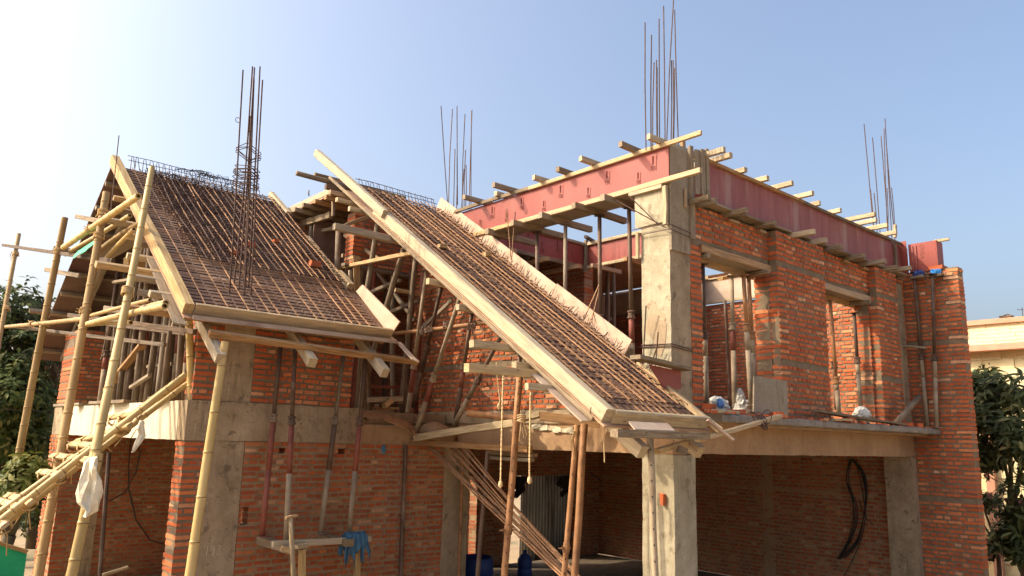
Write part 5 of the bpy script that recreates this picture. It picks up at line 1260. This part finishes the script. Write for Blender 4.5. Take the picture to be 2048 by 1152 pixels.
mb.tube([c, c+V((-.02, -.02, -.12)), c+V((-.03, .0, -.28))], .010, 5)
tag(mb.build('rope_knot', ROPE, None, c, smooth=True), 'rope knot with loose loop tying the open pipe to the holed pole', 'rope')
mb = MB(); c = at(1150, 862, 0, 6.85)
for k in range(7): mb.tube([c+V((rnd(-.02, .02), rnd(-.02, .02), 0)), c+V((-.02+rnd(-.04, .04), rnd(-.03, .03), -.1)), c+V((rnd(-.03, .03), 0, -.25-rnd(0, .15)))], .006, 4)
tag(mb.build('cord_wrap', COIR, None, c), 'frayed cord hanging from the top of the thinner rusty pole', 'rope')
# sunlit mortar remains on the brown beam
mb = MB()
for k in range(16):
    u = k/15; p = at(1068+u*84, 852+10*u+rnd(-2, 3), 0, X1-.02)
    mb.box((p.x-.012, p.y-.055, p.z-.02-rnd(0, .03)), (p.x+.02, p.y+.055, p.z+.03), 0, .012)
tag(mb.build('mortar_lump', CONC_W, None, at(1110, 857, 0, X1)), 'ragged pale mortar lumps stuck along the brown beam edge', 'mortar')
mb = MB(); c = at(1327, 998, 0, X1-.01)
mb.box((c.x-.03, c.y-.035, c.z-.075), (c.x+.01, c.y+.03, c.z+.07), 0, .016)
tag(mb.build('brick_fragment', BRICK, None, c), 'red brick chip stuck on the ground column face', 'brick')

# ================================================================ UPPER FLOOR IN FRONT OF THE BRICK WALL
op = [((1405, 528), (1413, 815), 5.95, STEEL_C, STEEL_D, .5, 'cement coated prop close to the column side of the first door opening'), ((1463, 552), (1470, 820), 6.15, STEEL_C, STEEL_C, .62, 'middle greenish prop standing inside the first door opening'), ((1487, 550), (1503, 812), 5.9, STEEL_C, STEEL_O, .6, 'slightly slanted prop near the jamb of the first door opening'), ((1497, 552), (1510, 790), 6.0, STEEL_C, STEEL_O, .5, 'prop hidden close behind the slanted one at the jamb'),
      ((1660, 600), (1678, 830), 5.9, STEEL_C, STEEL_O, .3, 'rusty prop near the column side of the second door opening'), ((1664, 640), (1674, 820), 6.1, STEEL_D, STEEL_D, .5, 'dark prop behind the rusty one in the second door opening'), ((1708, 626), (1721, 815), 6.0, STEEL_C, STEEL_D, .5, 'prop at the sunlit jamb of the second door opening')]
for i, (t, b, yy, lo, up, spl, lab) in enumerate(op):
    q = at(*t, 1, yy); p = at(*b, 1, yy); p.z = max(p.z, 3.14)
    prop(p, q, lab, spl, lo, STEEL_R if i in (1,) else lo, up, .038, 'props in the door openings')
pole('steel_prop', at(1454, 610, 1, 8.0)-V((0, 0, 1.9)), at(1450, 600, 1, 8.0), .03, .03, STEEL_D, 'thin dark prop deep inside the first door opening', 'steel prop')
timber('batten', at(1645, 606, 1, 6.0), at(1690, 598, 1, 6.2), .08, .05, W_NEW, 'short bright batten across the prop heads of the second door opening', 'timber batten')
timber('batten', at(1412, 555, 1, 7.2), at(1452, 548, 1, 7.2), .08, .05, W_NEW, 'bright batten inside the first door opening, at the prop heads', 'timber batten')
timber('batten', at(1440, 558, 1, 6.4), at(1482, 546, 1, 6.4), .1, .05, W_NEW, 'sunlit board across the prop heads of the first door opening', 'timber batten')
for i, (t, b) in enumerate((((1828, 545), (1855, 858)), ((1865, 548), (1873, 855)))):
    q = at(*t, 0, XR-.12-.05*i); p = at(*b, 0, XR-.16-.05*i); p.z = max(p.z, 3.145)
    prop(p, q, ['prop nearer the inner corner before the tall corner wall', 'pale prop nearer the outer edge before the tall corner wall'][i], .45, STEEL_C, STEEL_C, STEEL_D, .036, 'two props before the tall corner wall')
timber('plank', at(1786, 690, 0, XR-.25), at(1853, 696, 0, XR-.14), .09, .04, W_GREY, 'short grey board fixed level across the inner corner', 'plank')
pole('post', at(1795, 844, 1, Y1-.38), at(1838, 794, 1, Y1-.3), .05, .05, W_POST, 'round timber leaning diagonally into the inner corner', 'timber')
# bags on prop heads
for i, (px, py, m) in enumerate(((1836, 548, BLUE_PL), (1871, 545, BLUE_BAG))):
    c = at(px, py, 0, XR-.12)
    rag('plastic_bag', ['dark blue plastic flap on the prop head near the inner corner', 'bright blue plastic bag on the outer prop head of the corner wall'][i], 'plastic bag', c, [(0, .06, .01), (0, .03, .06), (0, -.01, .08), (0, -.05, .05), (0, -.07, .02)], m, .06)
    timber('block', c+V((0, -.12, -.06)), c+V((0, .12, -.06)), .12, .05, W_DARK, ['wood head block below the dark blue plastic flap', 'wood head block below the bright blue plastic bag'][i], 'wood block')
tag(MB().box((XR-.05, 5.1, 5.97), (XR+.2, 5.33, 6.03), 0, .008).build('loose_brick', BRICK, None, (XR, 5.2, 5.97)), 'loose brick lying on top of the tall corner wall', 'brick')
# grey plywood sheet leaning on the pilaster
o = MB().prism([at(1506, 752, 1, Y1-.15), at(1572, 762, 1, Y1-.15), at(1574, 834, 1, Y1-.22), at(1505, 826, 1, Y1-.22)], (0, -.018, 0)).build('plywood_sheet', PLY_GREY, None, at(1540, 800, 1, Y1-.18))
tag(o, 'square grey plywood sheet leaning at the foot of the wide brick pilaster', 'plywood sheet')
# sacks, bricks, boards on the slab
def sack(label, c, w, h, mat, seed):
    r_ = random.Random(seed); mb = MB(); n = 16; rings = []
    for k in range(9):
        v = k/8; rr = w*(math.sin(math.pi*min(max(v*.9+.08, .02), .98))**.45)
        rings.append([V(c)+V((rr*math.cos(2*math.pi*j/n)*(1+.2*r_.uniform(-1, 1)), .6*rr*math.sin(2*math.pi*j/n)*(1+.2*r_.uniform(-1, 1)), h*v+r_.uniform(-.02, .02))) for j in range(n)])
    o = mb.loft(rings).build('sack', mat, None, c, smooth=False); tag(o, label, 'sack')
    return o
def onslab(px, y=None, lift=0):
    p = at(px, 700, 1, y or Y1-.2); return V((p.x, p.y, 3.14+lift))
sk = sack('white crumpled sack on the slab before the second door opening', onslab(1716, Y1-.24), .20, .26, SACKM, 3)
sack('grey sack in the first door opening behind the props', onslab(1432, Y1+.15), .22, .24, SACKM, 4)
sack('second grey sack in the first door opening near the slanted prop', onslab(1484, Y1+.2), .20, .24, SACKM, 5)
sack('small blue printed sack on the grey sack in the first door opening', onslab(1438, Y1+.02, .1), .06, .10, SACKB, 6)
sack('crumpled pale bag standing behind the second grey sack', onslab(1477, Y1+.3, .1), .1, .3, SACKM, 8)
def lbrick(label, c, rot, group='loose bricks on the slab edge'):
    m = M.Translation(c) @ M.Rotation(rot, 4, 'Z')
    tag(MB().box((-.115, -.055, 0), (.115, .055, .065), 0, .006).build('loose_brick', BRICK, None, mat=m), label, 'brick', group)
lbrick('loose red brick in front of the grey sack by the column', onslab(1416, Y1-.15, .05), .3)
lbrick('loose red brick at the foot of the middle greenish prop', onslab(1468, Y1-.22), -.5)
lbrick('orange brick bit against the grey plywood sheet', onslab(1548, Y1-.36), .8)
lbrick('loose brick under the end of the long dark board on the slab', onslab(1690, Y1-.36), .1)
lbrick('loose brick at the foot of the diagonal round timber', onslab(1806, Y1-.38), .2)
lbrick('second loose brick near the diagonal round timber, closer to the corner wall', onslab(1822, Y1-.34), .9)
timber('board', onslab(1413, Y1-.3, .02), onslab(1470, Y1-.3, .02), .09, .04, W_PALE, 'pale board lying on the slab edge before the first door opening', 'plank')
timber('plank', onslab(1626, Y1-.32, .13), onslab(1795, Y1-.36, .03), .16, .035, W_DARK, 'long dark board lying along the slab before the second door opening', 'plank')
timber('plank', onslab(1658, Y1-.38, .02), onslab(1692, Y1-.40, .03), .08, .03, W_NEW, 'small yellow offcut beside the long dark board', 'plank')
mb = MB()
for k in range(140):
    c = onslab(rnd(1410, 1880), Y1-rnd(.05, .42)); r_ = rnd(.008, .03)
    mb.box((c.x-r_, c.y-r_, c.z-.005), (c.x+r_*1.4, c.y+r_, c.z+r_*1.1), 0, r_*.4)
tag(mb.build('rubble', BRICK, None, onslab(1600)), 'small brick and mortar rubble strewn along the slab edge', 'rubble', kind='stuff')

# ================================================================ GROUND FLOOR DETAILS
mb = MB()
def cable(pts, y, r=.008):
    P = [at(a, b, 0, y) for a, b in pts]; out = []
    n = 24
    for k in range(n+1):
        f = k/n*(len(P)-1); i = min(int(f), len(P)-2); u = f-i
        p0, p1, p2, p3 = P[max(i-1, 0)], P[i], P[i+1], P[min(i+2, len(P)-1)]
        out.append(.5*((2*p1)+(p2-p0)*u+(2*p0-5*p1+4*p2-p3)*u*u+(3*p1-p0-3*p2+p3)*u**3))
    mb.tube(out, r, 5)
for k in range(4):
    d = rnd(-3, 3)
    cable([(1700+d, 918), (1694+d-k, 960), (1703+d+k*2, 1000), (1706+k*3, 1040), (1696+k*2, 1080), (1675+k*2, 1118)], XR-.02)
for k in range(4):
    cable([(1702+k, 918), (1722+k*2, 945), (1731+k, 990), (1726, 1040), (1716-k*2, 1085), (1690-k*4, 1116)], XR-.02)
cable([(1712, 920), (1728, 1000), (1730, 1040), (1718, 1090), (1690, 1150)], XR-.02)
cable([(1718, 1000), (1728, 1030), (1745, 1048)], XR-.02)
tag(mb.build('hanging_cables', WIRE, None, at(1710, 1000, 0, XR)), 'bunch of black cables hanging on the dark ground floor wall', 'cable')
# corrugated tin beyond the back gap
def tin(label, x0, x1, z0, z1, y):
    mb = MB(); n = int((x1-x0)/.0125); rows = []
    for k in range(n+1):
        x = x0+(x1-x0)*k/n; yy = y+.03*math.sin(k*math.pi/4)
        rows.append([(x, yy, z0), (x, yy, z1+rnd(-.01, .01))])
    mb.loft(rows, closed=False, cap=False)
    mb.m = [1 if (k % 8) in (5, 6, 7) else 0 for k in range(len(mb.f))]  # dark strip per groove: shading of the corrugation put into the colour
    o = mb.build('corrugated_sheet', [TINM, BARK], None, (x0, y, z0), smooth=True)
    md = o.modifiers.new('thickness', 'SOLIDIFY'); md.thickness = .003
    return tag(o, label, 'corrugated sheet', 'corrugated sheets behind the house')
xa = [at(p, 1050, 1, 13.85).x for p in (925, 970, 1040, 1175)]
tin('narrow corrugated tin sheet behind the rod bundle, beyond the dark ground floor', xa[0], xa[1], 0, 3.4, 13.85)
tin('wide corrugated tin sheet seen between the rusty poles, beyond the dark ground floor', xa[2], xa[3], 0, 3.4, 13.85)
for i, px in enumerate((1040, 1132)):
    c = at(px, 962, 1, 13.35)
    rag('hanging_cloth', ['dark rag hanging before the tin beside the holed pole', 'dark rag hanging before the tin beside the thin rusty pole'][i], 'cloth', c, [(0, .1, .24), (.02, .04, .22), (-.04, -.08, .2), (.06, -.2, .12), (-.1, -.28, .10), (-.14, -.36, .03)], WIRE, .04)
c = at(952, 1150, 1, 11.0); c.z = at(952, 1112, 1, 11.0).z-.95
br = MB().lathe([(.0, 0), (.27, 0), (.29, .05), (.30, .3), (.285, .32), (.30, .34), (.30, .62), (.285, .64), (.30, .66), (.29, .92), (.25, .95), (.25, .9), (0, .9)], 22, 0, tuple(c)).build('barrel', BLUE_PL, None, c, smooth=True)
tag(br, 'blue plastic barrel in the dark ground floor behind the rod bundle', 'barrel')
c = at(1049, 1150, 1, 11.5); c.z = at(1049, 1100, 1, 11.5).z-.48
jg = MB().lathe([(0, 0), (.13, 0), (.14, .04), (.14, .12), (.13, .14), (.14, .16), (.14, .3), (.10, .38), (.035, .42), (.035, .48), (0, .48)], 18, 0, tuple(c)).build('water_jug', BLUE_PL, None, c, smooth=True)
tag(jg, 'blue water jug in the dark room between the poles', 'water jug')
st = empty('low_table', (c.x, c.y, .1), 'low table carrying the blue water jug in the dark room', 'table')
MB().box((c.x-.3, c.y-.2, c.z-.036), (c.x+.3, c.y+.2, c.z-.001)).build('table_top', W_DARK, st, (c.x, c.y, .3))
for sx in (-.26, .26):
    for sy in (-.16, .16): MB().box((c.x+sx-.02, c.y+sy-.02, .1), (c.x+sx+.02, c.y+sy+.02, c.z-.037)).build('leg', W_DARK, st, (c.x+sx, c.y+sy, .1))
mb = MB(); mb.tube([at(*p, 1, 13.3) for p in ((1180, 945), (1205, 965), (1232, 1005), (1245, 1040))], .012, 5)
tag(mb.build('cable', WIRE, None, at(1205, 965, 1, 13.3)), 'single black cable on the dark back wall', 'cable')

# ================================================================ SURROUNDINGS
# yellow neighbour house
YH = empty('yellow_house', (19.6, 2, 0), 'pale yellow neighbour house with terracotta ledges behind the dark leaved tree', 'house')
hx = 19.6
top = at(1990, 640, 0, hx).z; led = at(1990, 690, 0, hx).z; bnd = at(1990, 648, 0, hx).z
def rowwall(name, z0, z1, x0, x1, ya, yb, course, mat, rg):
    mb = MB(); z = z0; k = 0
    while z < z1-.01:
        y = ya-rnd(0, .4)
        while y < yb:
            w = rnd(.25, .55)
            mb.box((x0-rnd(0, rg), max(y, ya), z+.003), (x1, min(y+w-.006, yb), min(z+course-.003, z1)), 0, .002); y += w
        z += course; k += 1
    mb.box((x0+.012, ya, z0), (x1, yb, z1))
    return mb.build(name, mat, YH, (x0, ya, z0))
rowwall('parapet_wall', led, bnd, hx, hx+.3, -3, 11, .085, YELLOW, .012)
MB().box((hx-.08, -3, bnd+.001), (hx+.38, 11, top+.02)).build('coping', TERRA, YH, (hx, 0, bnd))
MB().box((hx-.28, -3, led-.14), (hx+.3, 11, led-.001)).build('ledge', TERRA, YH, (hx, 0, led))
rowwall('wall', 0, led-.142, hx+.1, hx+.4, -3, 11, .2, YELLOW, .05)
p0, p1 = at(1985, 1100, 0, hx-.05), at(2002, 1100, 0, hx-.05)
MB().box((hx-.06, p1.y, 0), (hx+.1, p0.y, at(1980, 860, 0, hx).z)).build('pilaster', TERRA, YH, (hx, p1.y, 0))
MB().box((hx-.5, 0.5, at(2040, 850, 0, hx).z), (hx+.1, 4.9, at(2040, 850, 0, hx).z+.15)).build('sunshade', TERRA, YH, (hx, 1, 3))
w0 = at(2040, 950, 0, hx)
fr_ = MB().box((hx+.03, 2.2, 1.5), (hx+.09, 4.6, 2.9)).build('window', GLASS_D, YH, (hx, 2.2, 1.5))
lt = MB()
for k in range(16):
    y = 2.25+k*.15
    lt.prism([(hx, y, 1.4), (hx, y+.03, 1.4), (hx, y+.33, 2.9), (hx, y+.30, 2.9)], (.03, 0, 0)); lt.prism([(hx-.01, y+.3, 1.4), (hx-.01, y+.33, 1.4), (hx-.01, y+.03, 2.9), (hx-.01, y, 2.9)], (.02, 0, 0))
lt.build('lattice', LATT, fr_, (hx, 2.2, 1.4))
mb = MB(); a0 = at(2046, 636, 0, hx+.2)
mb.tube([a0, a0+V((0, 0, .24))], .008, 5).tube([a0+V((0, -.2, .15)), a0+V((0, .1, .2))], .006, 4)
for k in range(5): mb.tube([a0+V((-.07, -.18+k*.06, .155+k*.01)), a0+V((.07, -.18+k*.06, .155+k*.01))], .004, 4)
tag(mb.build('roof_antenna', STEEL_D, None, a0), 'small antenna on the yellow house parapet at the frame edge', 'antenna')
mb = MB(); a0 = at(2013, 633, 0, hx+.1)
mb.box((a0.x-.1, a0.y-.12, a0.z-.03), (a0.x+.1, a0.y+.12, a0.z+.015), 0, .01); mb.tube([a0+V((0, -.1, .01)), a0+V((0, -.02, .05)), a0+V((0, .1, .01))], .012, 4)
tag(mb.build('roof_debris', STEEL_D, None, a0), 'small dark debris lying on the yellow house parapet', 'debris')
tag(MB().box((XR+.235, 4.95, at(1918, 640, 0, XR).z-.12), (XR+.30, 5.05, at(1918, 640, 0, XR).z+.05)).build('junction_box', STEEL_D, None, (XR+.25, 5, 5)), 'small dark box fixed on the outer edge of the corner wall', 'box')

def leaf(mb, c, d, up, l, w, m=0):
    """one folded, drooping leaf"""
    d = d.normalized(); s = d.cross(up); s = s.normalized() if s.length > 1e-3 else V((1, 0, 0)); u = s.cross(d)
    a, b, e = c+d*l*.35-u*l*.03, c+d*l*.72-u*l*.14, c+d*l-u*l*.30
    mb.add([c, a+s*w*.5+u*w*.12, a, a-s*w*.5+u*w*.12, b+s*w*.42+u*w*.1, b, b-s*w*.42+u*w*.1, e],
           [(0, 1, 2), (0, 2, 3), (1, 4, 5, 2), (2, 5, 6, 3), (4, 7, 5), (5, 7, 6)], m)
def tree(name, label, base, blobs, nros, nleaf, l, w, leafm, trunk_r, group=None, seed=1, extra=None, spread=1.0):
    rs = random.Random(seed)
    base = V(base)
    root = empty(name, base, label, 'tree', group)
    tb = MB(); cb = MB()
    ctr = sum((V(b[0]) for b in blobs), V((0, 0, 0)))/len(blobs)
    fork = base.lerp(ctr, .55); fork.z = base.z+(ctr.z-base.z)*.6
    tb.tube([base, base.lerp(fork, .5)+V((rs.uniform(-.1, .1), rs.uniform(-.1, .1), 0)), fork], [trunk_r, trunk_r*.85, trunk_r*.7], 9)
    for (c, rx, ry, rz) in blobs:
        c = V(c); tb.tube([fork, fork.lerp(c, .5)+V((rs.uniform(-.2, .2), rs.uniform(-.2, .2), .1)), c], [trunk_r*.55, trunk_r*.35, trunk_r*.15], 7)
        vol = rx*ry*rz
        for k in range(nros):
            v = V((rs.gauss(0, 1), rs.gauss(0, 1), rs.gauss(0, 1))).normalized()*(rs.random()**.42)
            p = c+V((v.x*rx, v.y*ry, v.z*rz))*(1+rs.uniform(-.12, .22))
            if k % 6 == 0: tb.tube([c.lerp(p, .15), c.lerp(p, .6)+V((0, 0, -.05)), p], [trunk_r*.14, trunk_r*.09, trunk_r*.04], 4)
            out = (p-c).normalized() if (p-c).length > .01 else V((0, 0, 1))
            ax_ = (out+V((0, 0, .6))).normalized(); a1 = ax_.orthogonal().normalized(); a2 = ax_.cross(a1); ph = rs.uniform(0, 6.28)
            for j in range(nleaf):
                an = ph+j*2.4; el = rs.uniform(.0, .7)
                d = (a1*math.cos(an)+a2*math.sin(an))+ax_*el-V((0, 0, rs.uniform(0, .35)))
                leaf(cb, p+V((rs.uniform(-1, 1), rs.uniform(-1, 1), rs.uniform(-1, 1)))*l*.35*spread, d, ax_, l*rs.uniform(.65, 1.2), w*rs.uniform(.75, 1.2), 1 if (extra and rs.random() < extra[1]) else 0)
    tb.build('trunk', BARK, root, base, smooth=True)
    cb.build('crown', [leafm] + ([extra[0]] if extra else []), root, base)
    return root
# dark mango tree before the yellow house
tx = 17.3
def tp(px, py, x=tx): return at(px, py, 0, x)
b0 = tp(2030, 1000); b0.z = 0
tree('mango_tree', 'dark long leaved tree standing between the corner wall and the yellow house', b0,
     [(tp(1985, 775), .5, .5, .35), (tp(2035, 790, 17.0), .6, .6, .45), (tp(1965, 830, 16.9), .4, .4, .4), (tp(2010, 860, 16.6), .5, .5, .45), (tp(1972, 905, 17.0), .35, .35, .3), (tp(2055, 890, 16.6), .5, .5, .5), (tp(2045, 1000, 16.8), .4, .4, .5), (tp(2050, 1090, 17.0), .35, .35, .5), (tp(2020, 1070, 16.8), .25, .25, .4), (tp(1960, 770, 17.2), .3, .3, .22)],
     44, 9, .24, .06, LEAF_D, .06, seed=4)
sb = tp(1985, 1060, 17.6); sb.z = 0
tree('shrub', 'dark shrub with pink blossom and drooping sprays at the foot of the yellow house', sb,
     [(tp(1966, 1000, 17.6), .16, .16, .14), (tp(1978, 1095, 17.6), .14, .14, .2), (tp(2030, 1010, 17.8), .42, .42, .5), (tp(1962, 930, 17.6), .2, .2, .2), (tp(2040, 1090, 17.9), .4, .4, .4)], 24, 7, .17, .07, LEAF_D, .05, seed=9, extra=(PETAL, .25))
# trees behind the scaffold
def tl(px, py, y): return at(px, py, 1, y)
def ltree(label, pts, y, base_px, n, lm, seed, l=.16, w=.07, name='tree', extra=None):
    b = tl(base_px, 900, y); b.z = 0
    return tree(name, label, b, [(tl(px, py, y+dy), r_, r_, r_*.85) for px, py, r_, dy in pts], n, 8, l, w, lm, .13, 'trees behind the scaffold', seed, extra)
ltree('dense dark green tree behind the outermost bamboo', [(30, 625, .8, 0), (65, 650, .7, .5), (10, 690, 1.0, 0), (55, 720, .8, -.5), (-40, 640, 1.0, 0), (85, 690, .45, .4)], 20.0, 20, 110, LEAF_D, 11, extra=(LEAF_G, .3))
ltree('lower green bush tree with yellowish leaves beside the ramp', [(15, 790, .9, 0), (50, 800, .7, 0), (5, 870, .9, 0), (60, 880, .7, .4), (-40, 830, .9, 0), (20, 950, .7, 0)], 19.0, 10, 120, LEAF_G, 12, extra=(LEAF_Y, .10))
ltree('dark tree with thin branches between the thick bamboo and the brick wing', [(100, 760, .45, 0), (85, 830, .7, 0), (100, 900, .6, 0), (90, 960, .6, 0), (75, 1020, .6, 0), (120, 700, .28, 0)], 21.5, 90, 80, LEAF_D, 13, .14, .055)
ltree('low sprawling bush with yellow green sprays above the green gate', [(40, 960, .35, 0), (60, 940, .3, 0), (20, 1000, .4, 0), (50, 985, .3, 0)], 14.5, 35, 28, LEAF_Y, 14, .2, .06, 'bush')
mb = MB(); rs = random.Random(5)
for k in range(26):
    a = tl(100+rs.uniform(-10, 30), 760+rs.uniform(-10, 40), 20.5); b = a+V((rs.uniform(-.6, .9), rs.uniform(-.3, .3), rs.uniform(.3, 1.4)))
    mb.tube([a, a.lerp(b, .5)+V((rs.uniform(-.1, .1), 0, .05)), b], [.022, .014, .005], 4)
tag(mb.build('bare_branches', BARK, None, tl(100, 760, 20.5)), 'bare twiggy branches sticking up beside the far brick pier', 'branches')
# pink neighbour house behind the trees
PH = empty('pink_house', tl(60, 900, 27), 'pinkish neighbour house glimpsed through the trees behind the scaffold', 'house')
pa, pb = tl(-60, 780, 27), tl(125, 780, 27)
zt = tl(60, 735, 27).z
MB().box((pa.x, 27, 0), (pb.x, 31, zt)).build('wall', PINKW, PH, (pa.x, 27, 0))
MB().box((pa.x-.3, 26.7, zt), (pb.x+.3, 31.2, zt+.22)).build('roof', TERRA, PH, (pa.x, 27, zt))
MB().box((pa.x-.1, 26.9, zt-1.6), (pb.x+.1, 26.99, zt-1.4)).build('ledge', PINKW, PH, (pa.x, 27, zt-1.5))
for k in range(4):
    x = pa.x+.8+k*1.5
    w = MB().box((x, 26.94, zt-1.2), (x+.8, 26.99, zt-.3)).build('window', GLASS_D, PH, (x, 27, zt-1))
    mb = MB(); 
    for a, b in (((x-.06, 26.92, zt-1.26), (x, 26.995, zt-.24)), ((x+.8, 26.92, zt-1.26), (x+.86, 26.995, zt-.24)), ((x, 26.92, zt-.3), (x+.8, 26.995, zt-.24)), ((x, 26.92, zt-1.26), (x+.8, 26.995, zt-1.2))): mb.box(a, b)
    mb.build('frame', TERRA, w, (x, 27, zt-1))
# green gate panel
a, b = at(-6, 1080, 1, 12.6), at(54, 1106, 1, 12.6)
gp = empty('green_gate', (a.x, 12.6, 0), 'bright green sheet gate with yellow top edge beside the brick wing', 'gate')
MB().prism([(a.x-1.2, 12.6, .1), (b.x, 12.6, .1), (b.x, 12.6, b.z), (a.x, 12.6, a.z), (a.x-1.2, 12.6, a.z+.3)], (0, .03, 0)).build('sheet', GREEN_SH, gp, (a.x, 12.6, 0))
timber('top_edge', a+V((-.1, -.02, .02)), b+V((0, -.02, .02)), .05, .05, W_NEW, parent=gp)
timber('post', (b.x-.06, 12.66, 0), (b.x-.06, 12.66, b.z-.05), .07, .07, W_GREY, parent=gp, up=(0, 1, 0))
# wires and pole of the street beyond
mb = MB(); p, q = tl(-60, 812, 17.5), tl(112, 822, 17.5)
mb.tube([p.lerp(q, k/10)+V((0, 0, -.03*math.sin(math.pi*k/10))) for k in range(11)], .008, 4)
tag(mb.build('power_line', WIRE, None, p), 'thin wire strung before the trees at beam height', 'wire')
